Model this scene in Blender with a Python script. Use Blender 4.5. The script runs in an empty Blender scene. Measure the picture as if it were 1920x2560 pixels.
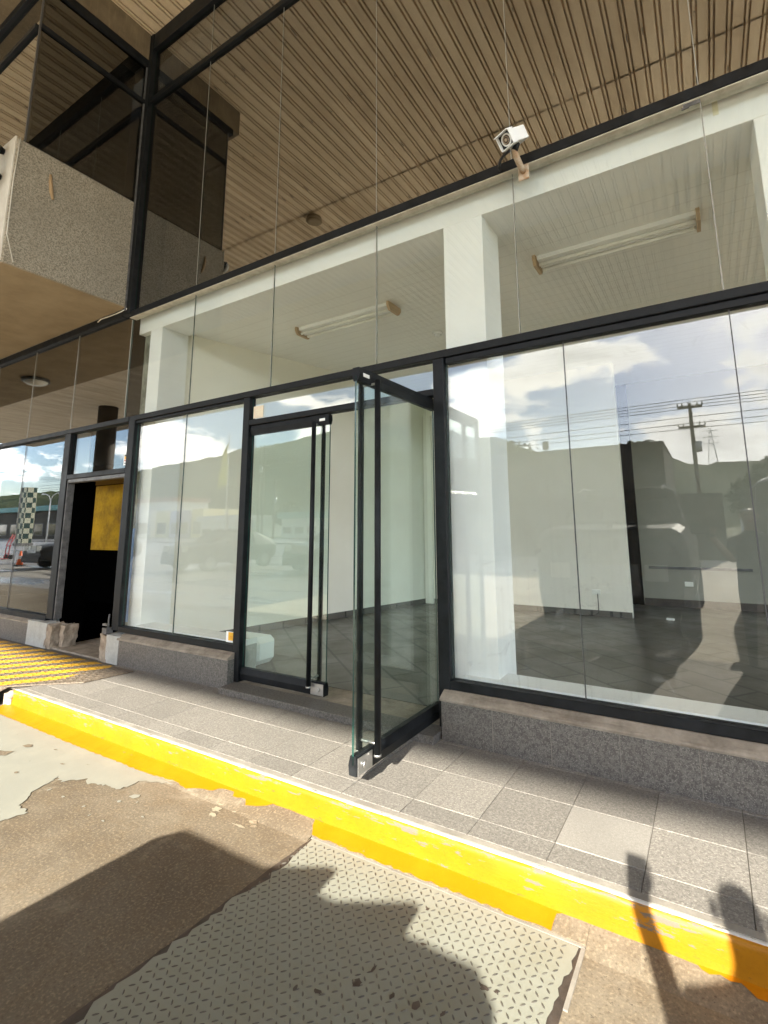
import bpy, bmesh, math, random
from mathutils import Vector, Matrix, noise as mnoise
random.seed(7)
scene = bpy.context.scene
COL = scene.collection
R = math.radians

# ------------------------------------------------------------------ camera
cd = bpy.data.cameras.new("camera")
cam = bpy.data.objects.new("camera", cd)
COL.objects.link(cam)
cd.sensor_fit = 'VERTICAL'
cd.sensor_height = 24.0
cd.sensor_width = 18.0
cd.lens = 11.536
cd.shift_x = -0.03076
cd.shift_y = -0.06657
cd.clip_start = 0.02
cd.clip_end = 5000
right = Vector((0.86144338, 0.50770152, -0.01242847))
down = Vector((-0.09395244, 0.13526837, -0.98634447))
fwd = Vector((-0.49908741, 0.8508476, 0.16422584))
m = Matrix.Identity(4)
for i in range(3):
    m[i][0] = right[i]; m[i][1] = -down[i]; m[i][2] = -fwd[i]
m.translation = (3.11099, -3.12, 1.35)
cam.matrix_world = m
scene.camera = cam

# ------------------------------------------------------------------ exposure
scene.view_settings.view_transform = 'Standard'
scene.view_settings.look = 'None'
scene.view_settings.exposure = 2.43
scene.view_settings.gamma = 1
scene.cycles.max_bounces = 14
scene.cycles.diffuse_bounces = 7
scene.cycles.glossy_bounces = 8
scene.cycles.transparent_max_bounces = 48
scene.cycles.use_denoising = True
scene.cycles.caustics_reflective = False
scene.cycles.sample_clamp_indirect = 12

# ------------------------------------------------------------------ sun + sky
SUN = Vector((0.16, -1.0, 0.548)).normalized()      # towards the sun
SUN_EL = math.asin(SUN.z)
SUN_AZ = math.atan2(SUN.x, SUN.y)
sl = bpy.data.lights.new("sun", 'SUN')
sl.energy = 4.2
sl.angle = R(0.53)
sl.color = (1.0, 0.92, 0.78)
sun = bpy.data.objects.new("sun", sl)
COL.objects.link(sun)
sun.rotation_euler = (-SUN).to_track_quat('-Z', 'Y').to_euler()
sun.location = SUN * 60

world = bpy.data.worlds.new("World")
scene.world = world
world.use_nodes = True
wt = world.node_tree
wt.nodes.clear()


class NT:
    """small node-tree helper"""
    def __init__(s, tree): s.t = tree
    def n(s, typ, **kw):
        nd = s.t.nodes.new(typ)
        for k, v in kw.items():
            if k.startswith('_'): continue
            setattr(nd, k, v)
        return nd
    def l(s, a, b): s.t.links.new(a, b)
    def val(s, sock, v):
        if hasattr(v, 'is_linked') or isinstance(v, bpy.types.NodeSocket): s.l(v, sock)
        else: sock.default_value = v
    def math(s, op, a, b=0.0, c=None, clamp=False):
        nd = s.n('ShaderNodeMath', operation=op); nd.use_clamp = clamp
        s.val(nd.inputs[0], a); s.val(nd.inputs[1], b)
        if c is not None: s.val(nd.inputs[2], c)
        return nd.outputs[0]
    def mix(s, f, a, b):
        nd = s.n('ShaderNodeMix'); nd.data_type = 'RGBA'
        s.val(nd.inputs[0], f)
        s.val(nd.inputs[6], a if not isinstance(a, tuple) else (*a[:3], 1))
        s.val(nd.inputs[7], b if not isinstance(b, tuple) else (*b[:3], 1))
        return nd.outputs[2]
    def noise(s, vec, scale, detail=3, rough=.55, dist=0.0):
        nd = s.n('ShaderNodeTexNoise')
        if vec is not None: s.l(vec, nd.inputs['Vector'])
        nd.inputs['Scale'].default_value = scale
        nd.inputs['Detail'].default_value = detail
        nd.inputs['Roughness'].default_value = rough
        nd.inputs['Distortion'].default_value = dist
        return nd.outputs[0]
    def ramp(s, f, lo, hi, a=0.0, b=1.0):
        nd = s.n('ShaderNodeMapRange'); nd.clamp = True
        s.val(nd.inputs[0], f); nd.inputs[1].default_value = lo; nd.inputs[2].default_value = hi
        nd.inputs[3].default_value = a; nd.inputs[4].default_value = b
        return nd.outputs[0]
    def mapping(s, vec, scale=(1, 1, 1), rot=(0, 0, 0), loc=(0, 0, 0)):
        nd = s.n('ShaderNodeMapping')
        s.l(vec, nd.inputs[0])
        nd.inputs[1].default_value = loc; nd.inputs[2].default_value = rot; nd.inputs[3].default_value = scale
        return nd.outputs[0]
    def sep(s, vec):
        nd = s.n('ShaderNodeSeparateXYZ'); s.l(vec, nd.inputs[0]); return nd.outputs


w = NT(wt)
tc = w.n('ShaderNodeTexCoord')
sky = w.n('ShaderNodeTexSky', sky_type='NISHITA')
sky.sun_disc = False
sky.sun_elevation = SUN_EL
sky.sun_rotation = SUN_AZ
sky.air_density = 1.0
sky.dust_density = 0.6
sky.ozone_density = 1.4
d = tc.outputs['Generated']
dv = w.mapping(d, scale=(1, 1, 2.1), loc=(0.37, 0.15, 0.05))
c1 = w.noise(dv, 4.6, 10, .58, .15)
c2 = w.noise(w.mapping(d, scale=(1, 1, 2.6), loc=(1.7, .2, .3)), 9.0, 6, .6, .2)
zz = w.sep(d)[2]
# cumulus banks are thickest just above the horizon
bank = w.ramp(zz, 0.10, 0.55, 0.075, -0.03)
cov = w.math('ADD', w.math('ADD', c1, bank), w.math('MULTIPLY', w.math('SUBTRACT', c2, .5), .12))
mask = w.ramp(cov, 0.54, 0.60)
shade = w.ramp(cov, 0.55, 0.78, 1.15, 0.62)
cc = w.n('ShaderNodeVectorMath', operation='SCALE')
cc.inputs[0].default_value = (15.0, 14.6, 13.9)
w.l(shade, cc.inputs['Scale'])
skyb = w.n('ShaderNodeVectorMath', operation='MULTIPLY')
w.l(sky.outputs[0], skyb.inputs[0]); skyb.inputs[1].default_value = (1.0, 1.0, 1.05)
skyc = w.mix(mask, skyb.outputs[0], cc.outputs[0])
bg = w.n('ShaderNodeBackground')
w.l(skyc, bg.inputs[0])
bg.inputs[1].default_value = 0.115
wo = w.n('ShaderNodeOutputWorld')
w.l(bg.outputs[0], wo.inputs[0])


# ------------------------------------------------------------------ materials
def new_mat(name):
    mt = bpy.data.materials.new(name)
    mt.use_nodes = True
    mt.node_tree.nodes.clear()
    t = NT(mt.node_tree)
    t.out = t.n('ShaderNodeOutputMaterial')
    t.obj = t.n('ShaderNodeTexCoord').outputs['Object']
    return mt, t


def finish(t, color, rough=.6, spec=.5, bump=None, bstr=.2, bdist=.01, metal=0.0, emit=None):
    p = t.n('ShaderNodeBsdfPrincipled')
    t.val(p.inputs['Base Color'], (*color[:3], 1) if isinstance(color, tuple) else color)
    t.val(p.inputs['Roughness'], rough)
    t.val(p.inputs['Specular IOR Level'], spec)
    t.val(p.inputs['Metallic'], metal)
    if bump is not None:
        b = t.n('ShaderNodeBump'); b.inputs['Strength'].default_value = bstr; b.inputs['Distance'].default_value = bdist
        t.l(bump, b.inputs['Height']); t.l(b.outputs[0], p.inputs['Normal'])
    t.l(p.outputs[0], t.out.inputs[0])
    return p


def mottled(name, a, b, scale=6.0, rough=.7, spec=.4, bstr=.15, fine=60.0, amount=1.0, metal=0.0, streak=None):
    mt, t = new_mat(name)
    n1 = t.noise(t.obj, scale, 5, .6)
    f = t.ramp(n1, .35, .68)
    n2 = t.noise(t.obj, fine, 3, .6)
    f2 = t.math('MULTIPLY', t.math('ADD', t.math('MULTIPLY', f, .65), t.math('MULTIPLY', n2, .5)), amount, clamp=True)
    if streak:
        n3 = t.noise(t.mapping(t.obj, scale=streak), 5, 4, .6)
        f2 = t.math('ADD', f2, t.ramp(n3, .52, .75, 0, .5), clamp=True)
    c = t.mix(f2, a, b)
    finish(t, c, t.ramp(n2, .3, .7, rough - .08, rough + .08), spec, n2, bstr, .004, metal)
    return mt


def flat(name, c, rough=.5, spec=.5, metal=0.0, var=.12):
    k = 1 - var
    return mottled(name, tuple(x * k for x in c), tuple(min(1, x * (1 + var)) for x in c), 4.0, rough, spec, .06, 90, 1.0, metal)


def granite(name, dark, mid, light, scale=130, rough=.55, attr=False, polish=.5):
    mt, t = new_mat(name)
    n1 = t.noise(t.obj, scale, 2, .7)
    n2 = t.noise(t.mapping(t.obj, loc=(3, 1, 2)), scale * 2.3, 2, .6)
    n3 = t.noise(t.obj, 2.2, 4, .6)
    c = t.mix(t.ramp(n1, .40, .60), dark, mid)
    c = t.mix(t.ramp(n2, .54, .66), c, light)
    dirt = t.ramp(n3, .42, .72, 0, .35)
    c = t.mix(dirt, c, tuple(x * .62 for x in mid))
    if attr:
        a = t.n('ShaderNodeAttribute', attribute_name='tint')
        mm = t.n('ShaderNodeVectorMath', operation='MULTIPLY')
        t.l(c, mm.inputs[0]); t.l(a.outputs[0], mm.inputs[1]); c = mm.outputs[0]
    finish(t, c, rough, polish, n1, .12, .002)
    return mt


def glass(name, ior=1.6, tint=(.93, .965, .945), dirt=.04, streak=0.0, boost=1.0):
    mt, t = new_mat(name)
    geo = t.n('ShaderNodeNewGeometry')
    dp = t.n('ShaderNodeVectorMath', operation='DOT_PRODUCT')
    t.l(geo.outputs['Normal'], dp.inputs[0]); t.l(geo.outputs['Incoming'], dp.inputs[1])
    cosv = t.math('ABSOLUTE', dp.outputs['Value'])
    r0 = ((ior - 1) / (ior + 1)) ** 2
    fr = t.math('MULTIPLY', t.math('ADD', t.math('MULTIPLY', t.math('POWER', t.math('SUBTRACT', 1.0, cosv), 5.0), 1 - r0), r0), boost, clamp=True)
    tr = t.n('ShaderNodeBsdfTransparent'); tr.inputs[0].default_value = (*tint, 1)
    gl = t.n('ShaderNodeBsdfGlossy'); gl.inputs['Roughness'].default_value = 0.0
    gl.inputs[0].default_value = (1, 1, 1, 1)
    mx = t.n('ShaderNodeMixShader'); t.l(fr, mx.inputs[0]); t.l(tr.outputs[0], mx.inputs[1]); t.l(gl.outputs[0], mx.inputs[2])
    df = t.n('ShaderNodeBsdfDiffuse'); df.inputs[0].default_value = (.62, .62, .58, 1)
    n1 = t.noise(t.obj, 2.3, 6, .65)
    dm = t.ramp(n1, .45, .8, dirt * .25, dirt)
    if streak:
        n2 = t.noise(t.mapping(t.obj, scale=(38, 38, .9)), 1.0, 3, .6)
        zz = t.sep(t.obj)[2]
        fade = t.ramp(zz, .3, 1.5, 1.0, .12)
        dm = t.math('ADD', dm, t.math('MULTIPLY', t.ramp(n2, .57, .74, 0, streak), fade))
        n3 = t.noise(t.obj, 7.0, 5, .7, 1.2)
        dm = t.math('ADD', dm, t.math('MULTIPLY', t.ramp(n3, .58, .70, 0, streak * 2.2), t.ramp(t.noise(t.obj, .8, 3, .6), .45, .6)))
    m2 = t.n('ShaderNodeMixShader'); t.l(dm, m2.inputs[0]); t.l(mx.outputs[0], m2.inputs[1]); t.l(df.outputs[0], m2.inputs[2])
    t.l(m2.outputs[0], t.out.inputs[0])
    return mt


def painted(name, paint, under, chip=.62, scale=16, rough=.5, grime=(.3, .2, .03), grime_amt=.35, attr=None):
    mt, t = new_mat(name)
    n1 = t.noise(t.mapping(t.obj, scale=(.45, 1.6, 1.6)), scale, 7, .72)
    n2 = t.noise(t.obj, 5.0, 5, .65)
    n3 = t.noise(t.obj, 120, 2, .6)
    g = t.math('ADD', t.ramp(n2, .45, .75, 0, grime_amt), t.ramp(n3, .55, .75, 0, grime_amt * .5))
    c = t.mix(g, paint, grime)
    c = t.mix(t.ramp(n1, chip, chip + .015), c, under)
    finish(t, c, t.ramp(n1, chip, chip + .02, rough, .85), .4, n1, .25, .004)
    return mt


M = {}
def mat_frame():
    mt, t = new_mat('black_aluminium')
    n1 = t.noise(t.obj, 9, 5, .6)
    n2 = t.noise(t.obj, 33, 6, .8)
    n3 = t.noise(t.mapping(t.obj, loc=(7, 3, 1)), 2.2, 3, .6)
    c = t.mix(t.ramp(n1, .35, .7), (.004, .005, .006), (.014, .016, .018))
    c = t.mix(t.math('MULTIPLY', t.ramp(n2, .66, .69, 0, .8), t.ramp(n3, .5, .58)), c, (.16, .16, .155))
    finish(t, c, t.ramp(n1, .35, .7, .42, .6), .18, n2, .06, .003)
    return mt
M['frame'] = mat_frame()
M['frame_worn'] = mottled('worn_grey_frame', (.03, .032, .035), (.20, .20, .20), 14, .5, .5, .08, 60, .75)
M['glass'] = glass('clear_glass', 1.52, (.955, .972, .960), dirt=.014)
M['glass_dirty'] = glass('dusty_glass', 1.52, (.955, .972, .960), dirt=.018, streak=.05)
M['glass_film'] = glass('dark_film_glass', 3.1, (.45, .47, .45), .006)
M['glass_side'] = glass('dim_film_glass', 2.0, (.45, .47, .45), .004)
M['glass_upper'] = glass('tinted_shop_glass', 3.2, (.6, .62, .6), .004)
M['glass_door'] = glass('green_door_glass', 1.6, (.885, .955, .925), .02)
M['glass_edge'] = flat('green_glass_edge', (.018, .055, .046), .2, .5)
M['joint'] = flat('silicone_joint', (.30, .30, .27), .5)
M['joint_dark'] = flat('dark_silicone_joint', (.06, .06, .06), .5)
M['white'] = mottled('white_paint', (.80, .82, .82), (.86, .88, .88), 3, .6, .3, .05, 40, 1.0)
M['white_in'] = mottled('interior_white_paint', (.80, .78, .69), (.84, .825, .745), 2, .7, .25, .03, 40, 1.0)
M['shaded_wall'] = mottled('shaded_greige_wall', (.27, .265, .225), (.33, .325, .28), 1.2, .75, .25, .03, 30, 1.0)  # shade at the back of the shop put into the rear wall's colour
M['cream_trim'] = mottled('cream_grimy_trim', (.34, .31, .24), (.58, .55, .47), 12, .7, .3, .15, 60, 1.0)
M['granite'] = granite('dark_granite', (.065, .061, .055), (.13, .123, .112), (.205, .195, .178), 66)
M['granite_pale'] = granite('pale_granite', (.115, .108, .099), (.178, .169, .156), (.265, .253, .234), 66, .65, True)
M['grout'] = flat('grout', (.10, .092, .08), .9)
M['sill'] = mottled('weathered_sill', (.36, .32, .26), (.17, .145, .115), 7, .8, .3, .3, 50, 1.0, streak=(.5, 6, 6))
M['stucco'] = granite('pebbled_stucco', (.20, .178, .135), (.375, .34, .272), (.50, .46, .385), 58, .9, False, .2)
M['stucco_soffit'] = mottled('brown_stucco_soffit', (.24, .185, .118), (.36, .29, .195), 2.5, .9, .2, .6, 90, 1.0)
M['band'] = mottled('pale_render_band', (.55, .53, .47), (.72, .70, .64), 5, .85, .2, .2, 60, 1.0)
M['beam_brown'] = mottled('brown_fascia', (.10, .078, .05), (.22, .17, .105), 3, .8, .3, .15, 60, 1.0, streak=(6, 6, .5))
M['pillar'] = mottled('dark_brown_pillar', (.02, .014, .008), (.07, .05, .03), 2, .7, .3, .1, 30, 1.0)
def mat_kerb():
    mt, t = new_mat('yellow_kerb_paint')
    z = t.sep(t.obj)[2]
    st = t.mapping(t.obj, scale=(.35, 1.6, 1.9))
    n1 = t.noise(st, 21, 7, .72)
    n2 = t.noise(t.obj, 4.5, 5, .65)
    n3 = t.noise(t.obj, 95, 2, .6)
    n4 = t.noise(t.mapping(t.obj, loc=(4, 2, 1), scale=(.3, 1, 1.4)), 30, 6, .75)
    big = t.noise(t.mapping(t.obj, loc=(9, 0, 0), scale=(1, .1, .1)), 1.9, 3, .6)
    c = t.mix(t.ramp(n2, .38, .70, 0, .55), (.33, .142, .0005), (.27, .098, .001))
    c = t.mix(t.ramp(n3, .52, .72, 0, .30), c, (.20, .085, .003))
    top = t.ramp(z, -.075, -.022, 0, .085)
    foot = t.ramp(z, -.118, -.085, .10, 0)
    wear = t.ramp(big, .38, .62, -.03, .035)
    chip = t.math('ADD', t.math('ADD', n1, top), wear)
    c = t.mix(t.ramp(chip, .645, .665), c, (.135, .108, .082))
    c = t.mix(t.ramp(t.math('ADD', n4, foot), .66, .70, 0, .85), c, (.12, .07, .02))
    c = t.mix(t.ramp(n4, .695, .71, 0, .9), c, (.07, .055, .04))
    finish(t, c, t.ramp(chip, .64, .68, .5, .85), .35, chip, .35, .004)
    return mt
M['yellow'] = mat_kerb()
M['yellow_band'] = painted('yellow_ground_paint', (.36, .132, .0005), (.14, .115, .08), .675, 13, .45, (.55, .27, .01), .18)
M['white_line'] = painted('white_edge_paint', (.55, .55, .54), (.20, .19, .17), .57, 26, .6, (.45, .43, .38), .3)
M['nosing'] = mottled('stone_nosing', (.14, .13, .115), (.26, .245, .215), 6, .75, .3, .2, 70, 1.0)
M['greypaint'] = painted('grey_floor_paint', (.20, .205, .18), (.14, .115, .08), .69, 11, .5, (.30, .30, .25), .25)
M['faded'] = painted('faded_floor_paint', (.27, .25, .19), (.20, .16, .11), .55, 26, .6, (.22, .18, .13), .5)
M['plate_paint'] = painted('grey_plate_paint', (.205, .214, .185), (.03, .026, .022), .72, 12, .45, (.17, .165, .12), .5)
M['steel_dark'] = mottled('bare_dark_steel', (.018, .015, .013), (.07, .055, .045), 10, .6, .5, .3, 60, 1.0)
M['lozenge'] = mottled('worn_tread_steel', (.014, .013, .011), (.09, .085, .07), 30, .45, .5, .1, 90, 1.0)
M['rubber'] = flat('black_rubber', (.012, .012, .013), .8)
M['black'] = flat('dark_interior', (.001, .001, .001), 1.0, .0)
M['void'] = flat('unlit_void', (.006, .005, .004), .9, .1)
M['yellow_wall'] = mottled('grimy_yellow_board', (.56, .33, .004), (.16, .085, .008), 4.5, .75, .2, .2, 25, .95)
M['orange_wall'] = mottled('brown_ceiling_board', (.22, .14, .03), (.14, .08, .02), 4, .8, .2, .1, 30, 1.0)
M['concrete_jamb'] = mottled('painted_concrete', (.45, .47, .46), (.30, .31, .29), 9, .85, .3, .35, 45, 1.0)
M['concrete_raw'] = mottled('broken_concrete', (.40, .35, .28), (.20, .16, .12), 12, .95, .2, .8, 50, 1.0)
M['wall_dirty'] = mottled('mouldy_render', (.44, .46, .38), (.07, .08, .07), 5, .9, .2, .3, 35, 1.1)
M['rust'] = mottled('rusty_bracket', (.55, .53, .45), (.34, .15, .03), 24, .7, .4, .2, 90, .9)
M['steel'] = flat('brushed_steel', (.45, .45, .44), .35, .5, .9)
M['wood_cap'] = flat('tan_end_cap', (.40, .275, .15), .55)
M['tube'] = flat('fluorescent_tube', (.82, .83, .78), .3)
M['flag'] = flat('yellow_green_flag', (.45, .46, .06), .8)
M['blue'] = mottled('blue_plastic', (.05, .16, .42), (.16, .30, .55), 6, .5, .4, .1, 40, 1.0)
M['orange'] = flat('orange_plastic', (.80, .13, .02), .5)
M['red'] = flat('red_paint', (.45, .03, .03), .4)
M['car_dark'] = flat('dark_car_paint', (.012, .014, .016), .5, .3)
M['car_green'] = flat('dark_green_car_paint', (.02, .07, .045), .25, .6)
M['car_white'] = flat('white_car_paint', (.72, .73, .72), .3, .6)
M['car_glass'] = flat('car_window', (.01, .012, .013), .05, .8)
M['chrome'] = flat('chrome_trim', (.62, .62, .62), .12, .5, 1.0)
M['lamp_lens'] = flat('lamp_lens', (.75, .75, .70), .2, .7)
M['wood_pole'] = mottled('timber_pole', (.07, .05, .035), (.14, .11, .08), 8, .9)
M['galv'] = flat('galvanised_steel', (.42, .43, .43), .45, .5, .6)
M['leaf'] = mottled('foliage', (.035, .060, .016), (.09, .125, .035), 1.2, .8, .2, .1, 9, 1.0)
M['bark'] = mottled('bark', (.09, .07, .05), (.17, .14, .10), 8, .9)
M['dark_wall'] = mottled('dark_rendered_wall', (.05, .046, .038), (.085, .08, .066), 1.4, .9, .2, .1, 22, 1.0)
M['paint_a'] = flat('white_house_paint', (.62, .62, .60), .8)
M['paint_b'] = flat('cream_house_paint', (.66, .58, .32), .8)
M['paint_c'] = flat('violet_house_paint', (.46, .44, .56), .8)
M['teal'] = flat('teal_fascia', (.10, .26, .25), .6)
M['green'] = flat('green_fascia', (.02, .20, .09), .6)
M['roof'] = flat('red_roof', (.20, .075, .045), .9)
M['skin'] = flat('skin', (.40, .24, .16), .55)
M['cloth'] = flat('navy_shirt', (.03, .035, .06), .9)
M['jeans'] = flat('dark_jeans', (.02, .024, .035), .9)
M['hair'] = flat('black_hair', (.008, .007, .006), .5)
M['paper'] = flat('cream_paper', (.72, .63, .48), .8)
M['sticker_y'] = flat('yellow_sticker', (.82, .45, .03), .5)
M['tape'] = flat('aged_tape', (.72, .70, .52), .6)

# --- materials with a pattern of their own
def mat_ground():
    mt, t = new_mat('worn_concrete')
    n1 = t.noise(t.obj, .9, 6, .62, .3)
    n2 = t.noise(t.obj, 7, 6, .65)
    n3 = t.noise(t.obj, 85, 3, .65)
    c = t.mix(t.ramp(n1, .36, .64), (.088, .071, .050), (.172, .149, .113))
    c = t.mix(t.ramp(n2, .45, .72, 0, .75), c, (.115, .088, .056))
    c = t.mix(t.ramp(n3, .52, .70, 0, .5), c, (.30, .25, .175))
    c = t.mix(t.ramp(n3, .30, .44, .65, 0), c, (.075, .055, .035))
    n6 = t.noise(t.mapping(t.obj, loc=(2, 4, 0)), 3.1, 7, .75, .4)
    c = t.mix(t.ramp(n6, .60, .72, 0, .55), c, (.07, .055, .038))
    n7 = t.noise(t.mapping(t.obj, loc=(8, 1, 0)), 34, 3, .7)
    c = t.mix(t.ramp(n7, .66, .70, 0, .7), c, (.05, .04, .03))
    n5 = t.noise(t.mapping(t.obj, loc=(5, 9, 0)), 1.7, 5, .7, .6)
    c = t.mix(t.ramp(n5, .58, .70, 0, .5), c, (.29, .26, .20))
    finish(t, c, .72, .35, n3, .35, .004)
    return mt
M['ground'] = mat_ground()

M['apron'] = mottled('pale_concrete', (.66, .61, .51), (.54, .49, .40), .8, .85, .3, .2, 30, 1.0)

def mat_far_ground():
    mt, t = new_mat('far_ground')
    n1 = t.noise(t.obj, .03, 5, .6)
    n2 = t.noise(t.obj, .9, 5, .6)
    c = t.mix(t.ramp(n1, .45, .6), (.11, .13, .045), (.26, .23, .15))
    c = t.mix(t.ramp(n2, .4, .7, 0, .5), c, (.06, .075, .03))
    finish(t, c, .95, .2)
    return mt
M['far_ground'] = mat_far_ground()

def mat_asphalt():
    mt, t = new_mat('asphalt')
    n1 = t.noise(t.mapping(t.obj, scale=(.25, 1.2, 1)), 1.1, 5, .65, .6)
    n2 = t.noise(t.obj, 60, 3, .6)
    c = t.mix(t.ramp(n1, .42, .60), (.10, .098, .094), (.29, .28, .26))
    c = t.mix(t.ramp(n2, .4, .7, 0, .3), c, (.09, .09, .088))
    finish(t, c, t.ramp(n1, .42, .58, .22, .8), .5, n2, .3, .004)
    return mt
M['asphalt'] = mat_asphalt()

def mat_deck():
    mt, t = new_mat('ribbed_metal_deck')
    n1 = t.noise(t.mapping(t.obj, scale=(2.2, .35, 1)), .9, 5, .65)
    n2 = t.noise(t.mapping(t.obj, scale=(5, .5, 1)), 1.0, 5, .65)
    n3 = t.noise(t.obj, 30, 3, .6)
    c = t.mix(t.ramp(n1, .35, .66), (.78, .645, .455), (.56, .44, .29))
    c = t.mix(t.ramp(n2, .54, .78, 0, .30), c, (.36, .27, .17))
    c = t.mix(t.ramp(n3, .5, .75, 0, .18), c, (.30, .24, .17))
    finish(t, c, .6, .35)
    return mt
M['deck'] = mat_deck()

def mat_floor_in():
    mt, t = new_mat('dark_diagonal_tiles')
    v = t.mapping(t.obj, rot=(0, 0, R(38)))
    b = t.n('ShaderNodeTexBrick')
    t.l(v, b.inputs['Vector'])
    b.inputs['Scale'].default_value = 1.0
    b.inputs['Brick Width'].default_value = .62
    b.inputs['Row Height'].default_value = .31
    b.inputs['Mortar Size'].default_value = .013
    b.offset = .5
    b.inputs['Color1'].default_value = (.075, .070, .060, 1)
    b.inputs['Color2'].default_value = (.11, .104, .09, 1)
    b.inputs['Mortar'].default_value = (.006, .006, .005, 1)
    n1 = t.noise(t.obj, 2.5, 5, .6)
    c = t.mix(t.ramp(n1, .4, .7, 0, .5), b.outputs[0], (.105, .098, .083))
    finish(t, c, t.ramp(n1, .4, .7, .28, .5), .5)
    return mt
M['floor_in'] = mat_floor_in()

def mat_ceiling():
    mt, t = new_mat('white_boarded_ceiling')
    x = t.sep(t.obj)[1]
    s = t.math('GREATER_THAN', t.math('FRACT', t.math('MULTIPLY', x, 6.0)), .93)
    n1 = t.noise(t.obj, 1.0, 4, .6)
    c = t.mix(t.ramp(n1, .4, .7, 0, .4), (.86, .87, .84), (.79, .80, .75))
    c = t.mix(t.math('MULTIPLY', s, .22), c, (.45, .44, .39))
    finish(t, c, .6, .3)
    return mt
M['ceiling'] = mat_ceiling()

def mat_stripes():
    mt, t = new_mat('yellow_striped_tread')
    o = t.sep(t.obj)
    v = t.math('SUBTRACT', o[0], t.math('MULTIPLY', o[1], .78))
    f = t.math('FRACT', t.math('DIVIDE', t.math('ADD', v, 60.03), .29))
    n1 = t.noise(t.obj, 9, 5, .7)
    fr = t.math('ADD', f, t.math('MULTIPLY', t.math('SUBTRACT', n1, .5), .10))
    st = t.math('LESS_THAN', fr, .52)
    xl = t.math('LESS_THAN', t.math('ADD', o[0], t.math('MULTIPLY', t.math('SUBTRACT', n1, .5), .3)), -2.10)
    st = t.math('MULTIPLY', st, xl)
    st = t.math('MULTIPLY', st, t.math('LESS_THAN', n1, .68))
    n2 = t.noise(t.obj, 70, 3, .6)
    base = t.mix(t.ramp(n2, .35, .7), (.07, .055, .042), (.20, .165, .125))
    yel = t.mix(t.ramp(n2, .4, .75, 0, .6), (.50, .29, .02), (.26, .16, .025))
    finish(t, t.mix(st, base, yel), .6, .4, n2, .3, .003)
    return mt
M['stripes'] = mat_stripes()

def mat_checker():
    mt, t = new_mat('green_white_chequer')
    c = t.n('ShaderNodeTexChecker'); t.l(t.obj, c.inputs[0]); c.inputs['Scale'].default_value = 1.9
    c.inputs[1].default_value = (.55, .52, .36, 1); c.inputs[2].default_value = (.015, .05, .035, 1)
    finish(t, c.outputs[0], .6)
    return mt
M['checker'] = mat_checker()

def mat_hill():
    mt, t = new_mat('wooded_hillside')
    n1 = t.noise(t.obj, .05, 6, .7)
    n2 = t.noise(t.obj, .35, 5, .7)
    c = t.mix(t.ramp(n1, .4, .65), (.055, .078, .034), (.15, .165, .085))
    c = t.mix(t.ramp(n2, .45, .7, 0, .6), c, (.03, .048, .02))
    finish(t, c, .95, .1, n2, 1.0, 3.0)
    return mt
M['hill'] = mat_hill()


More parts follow.
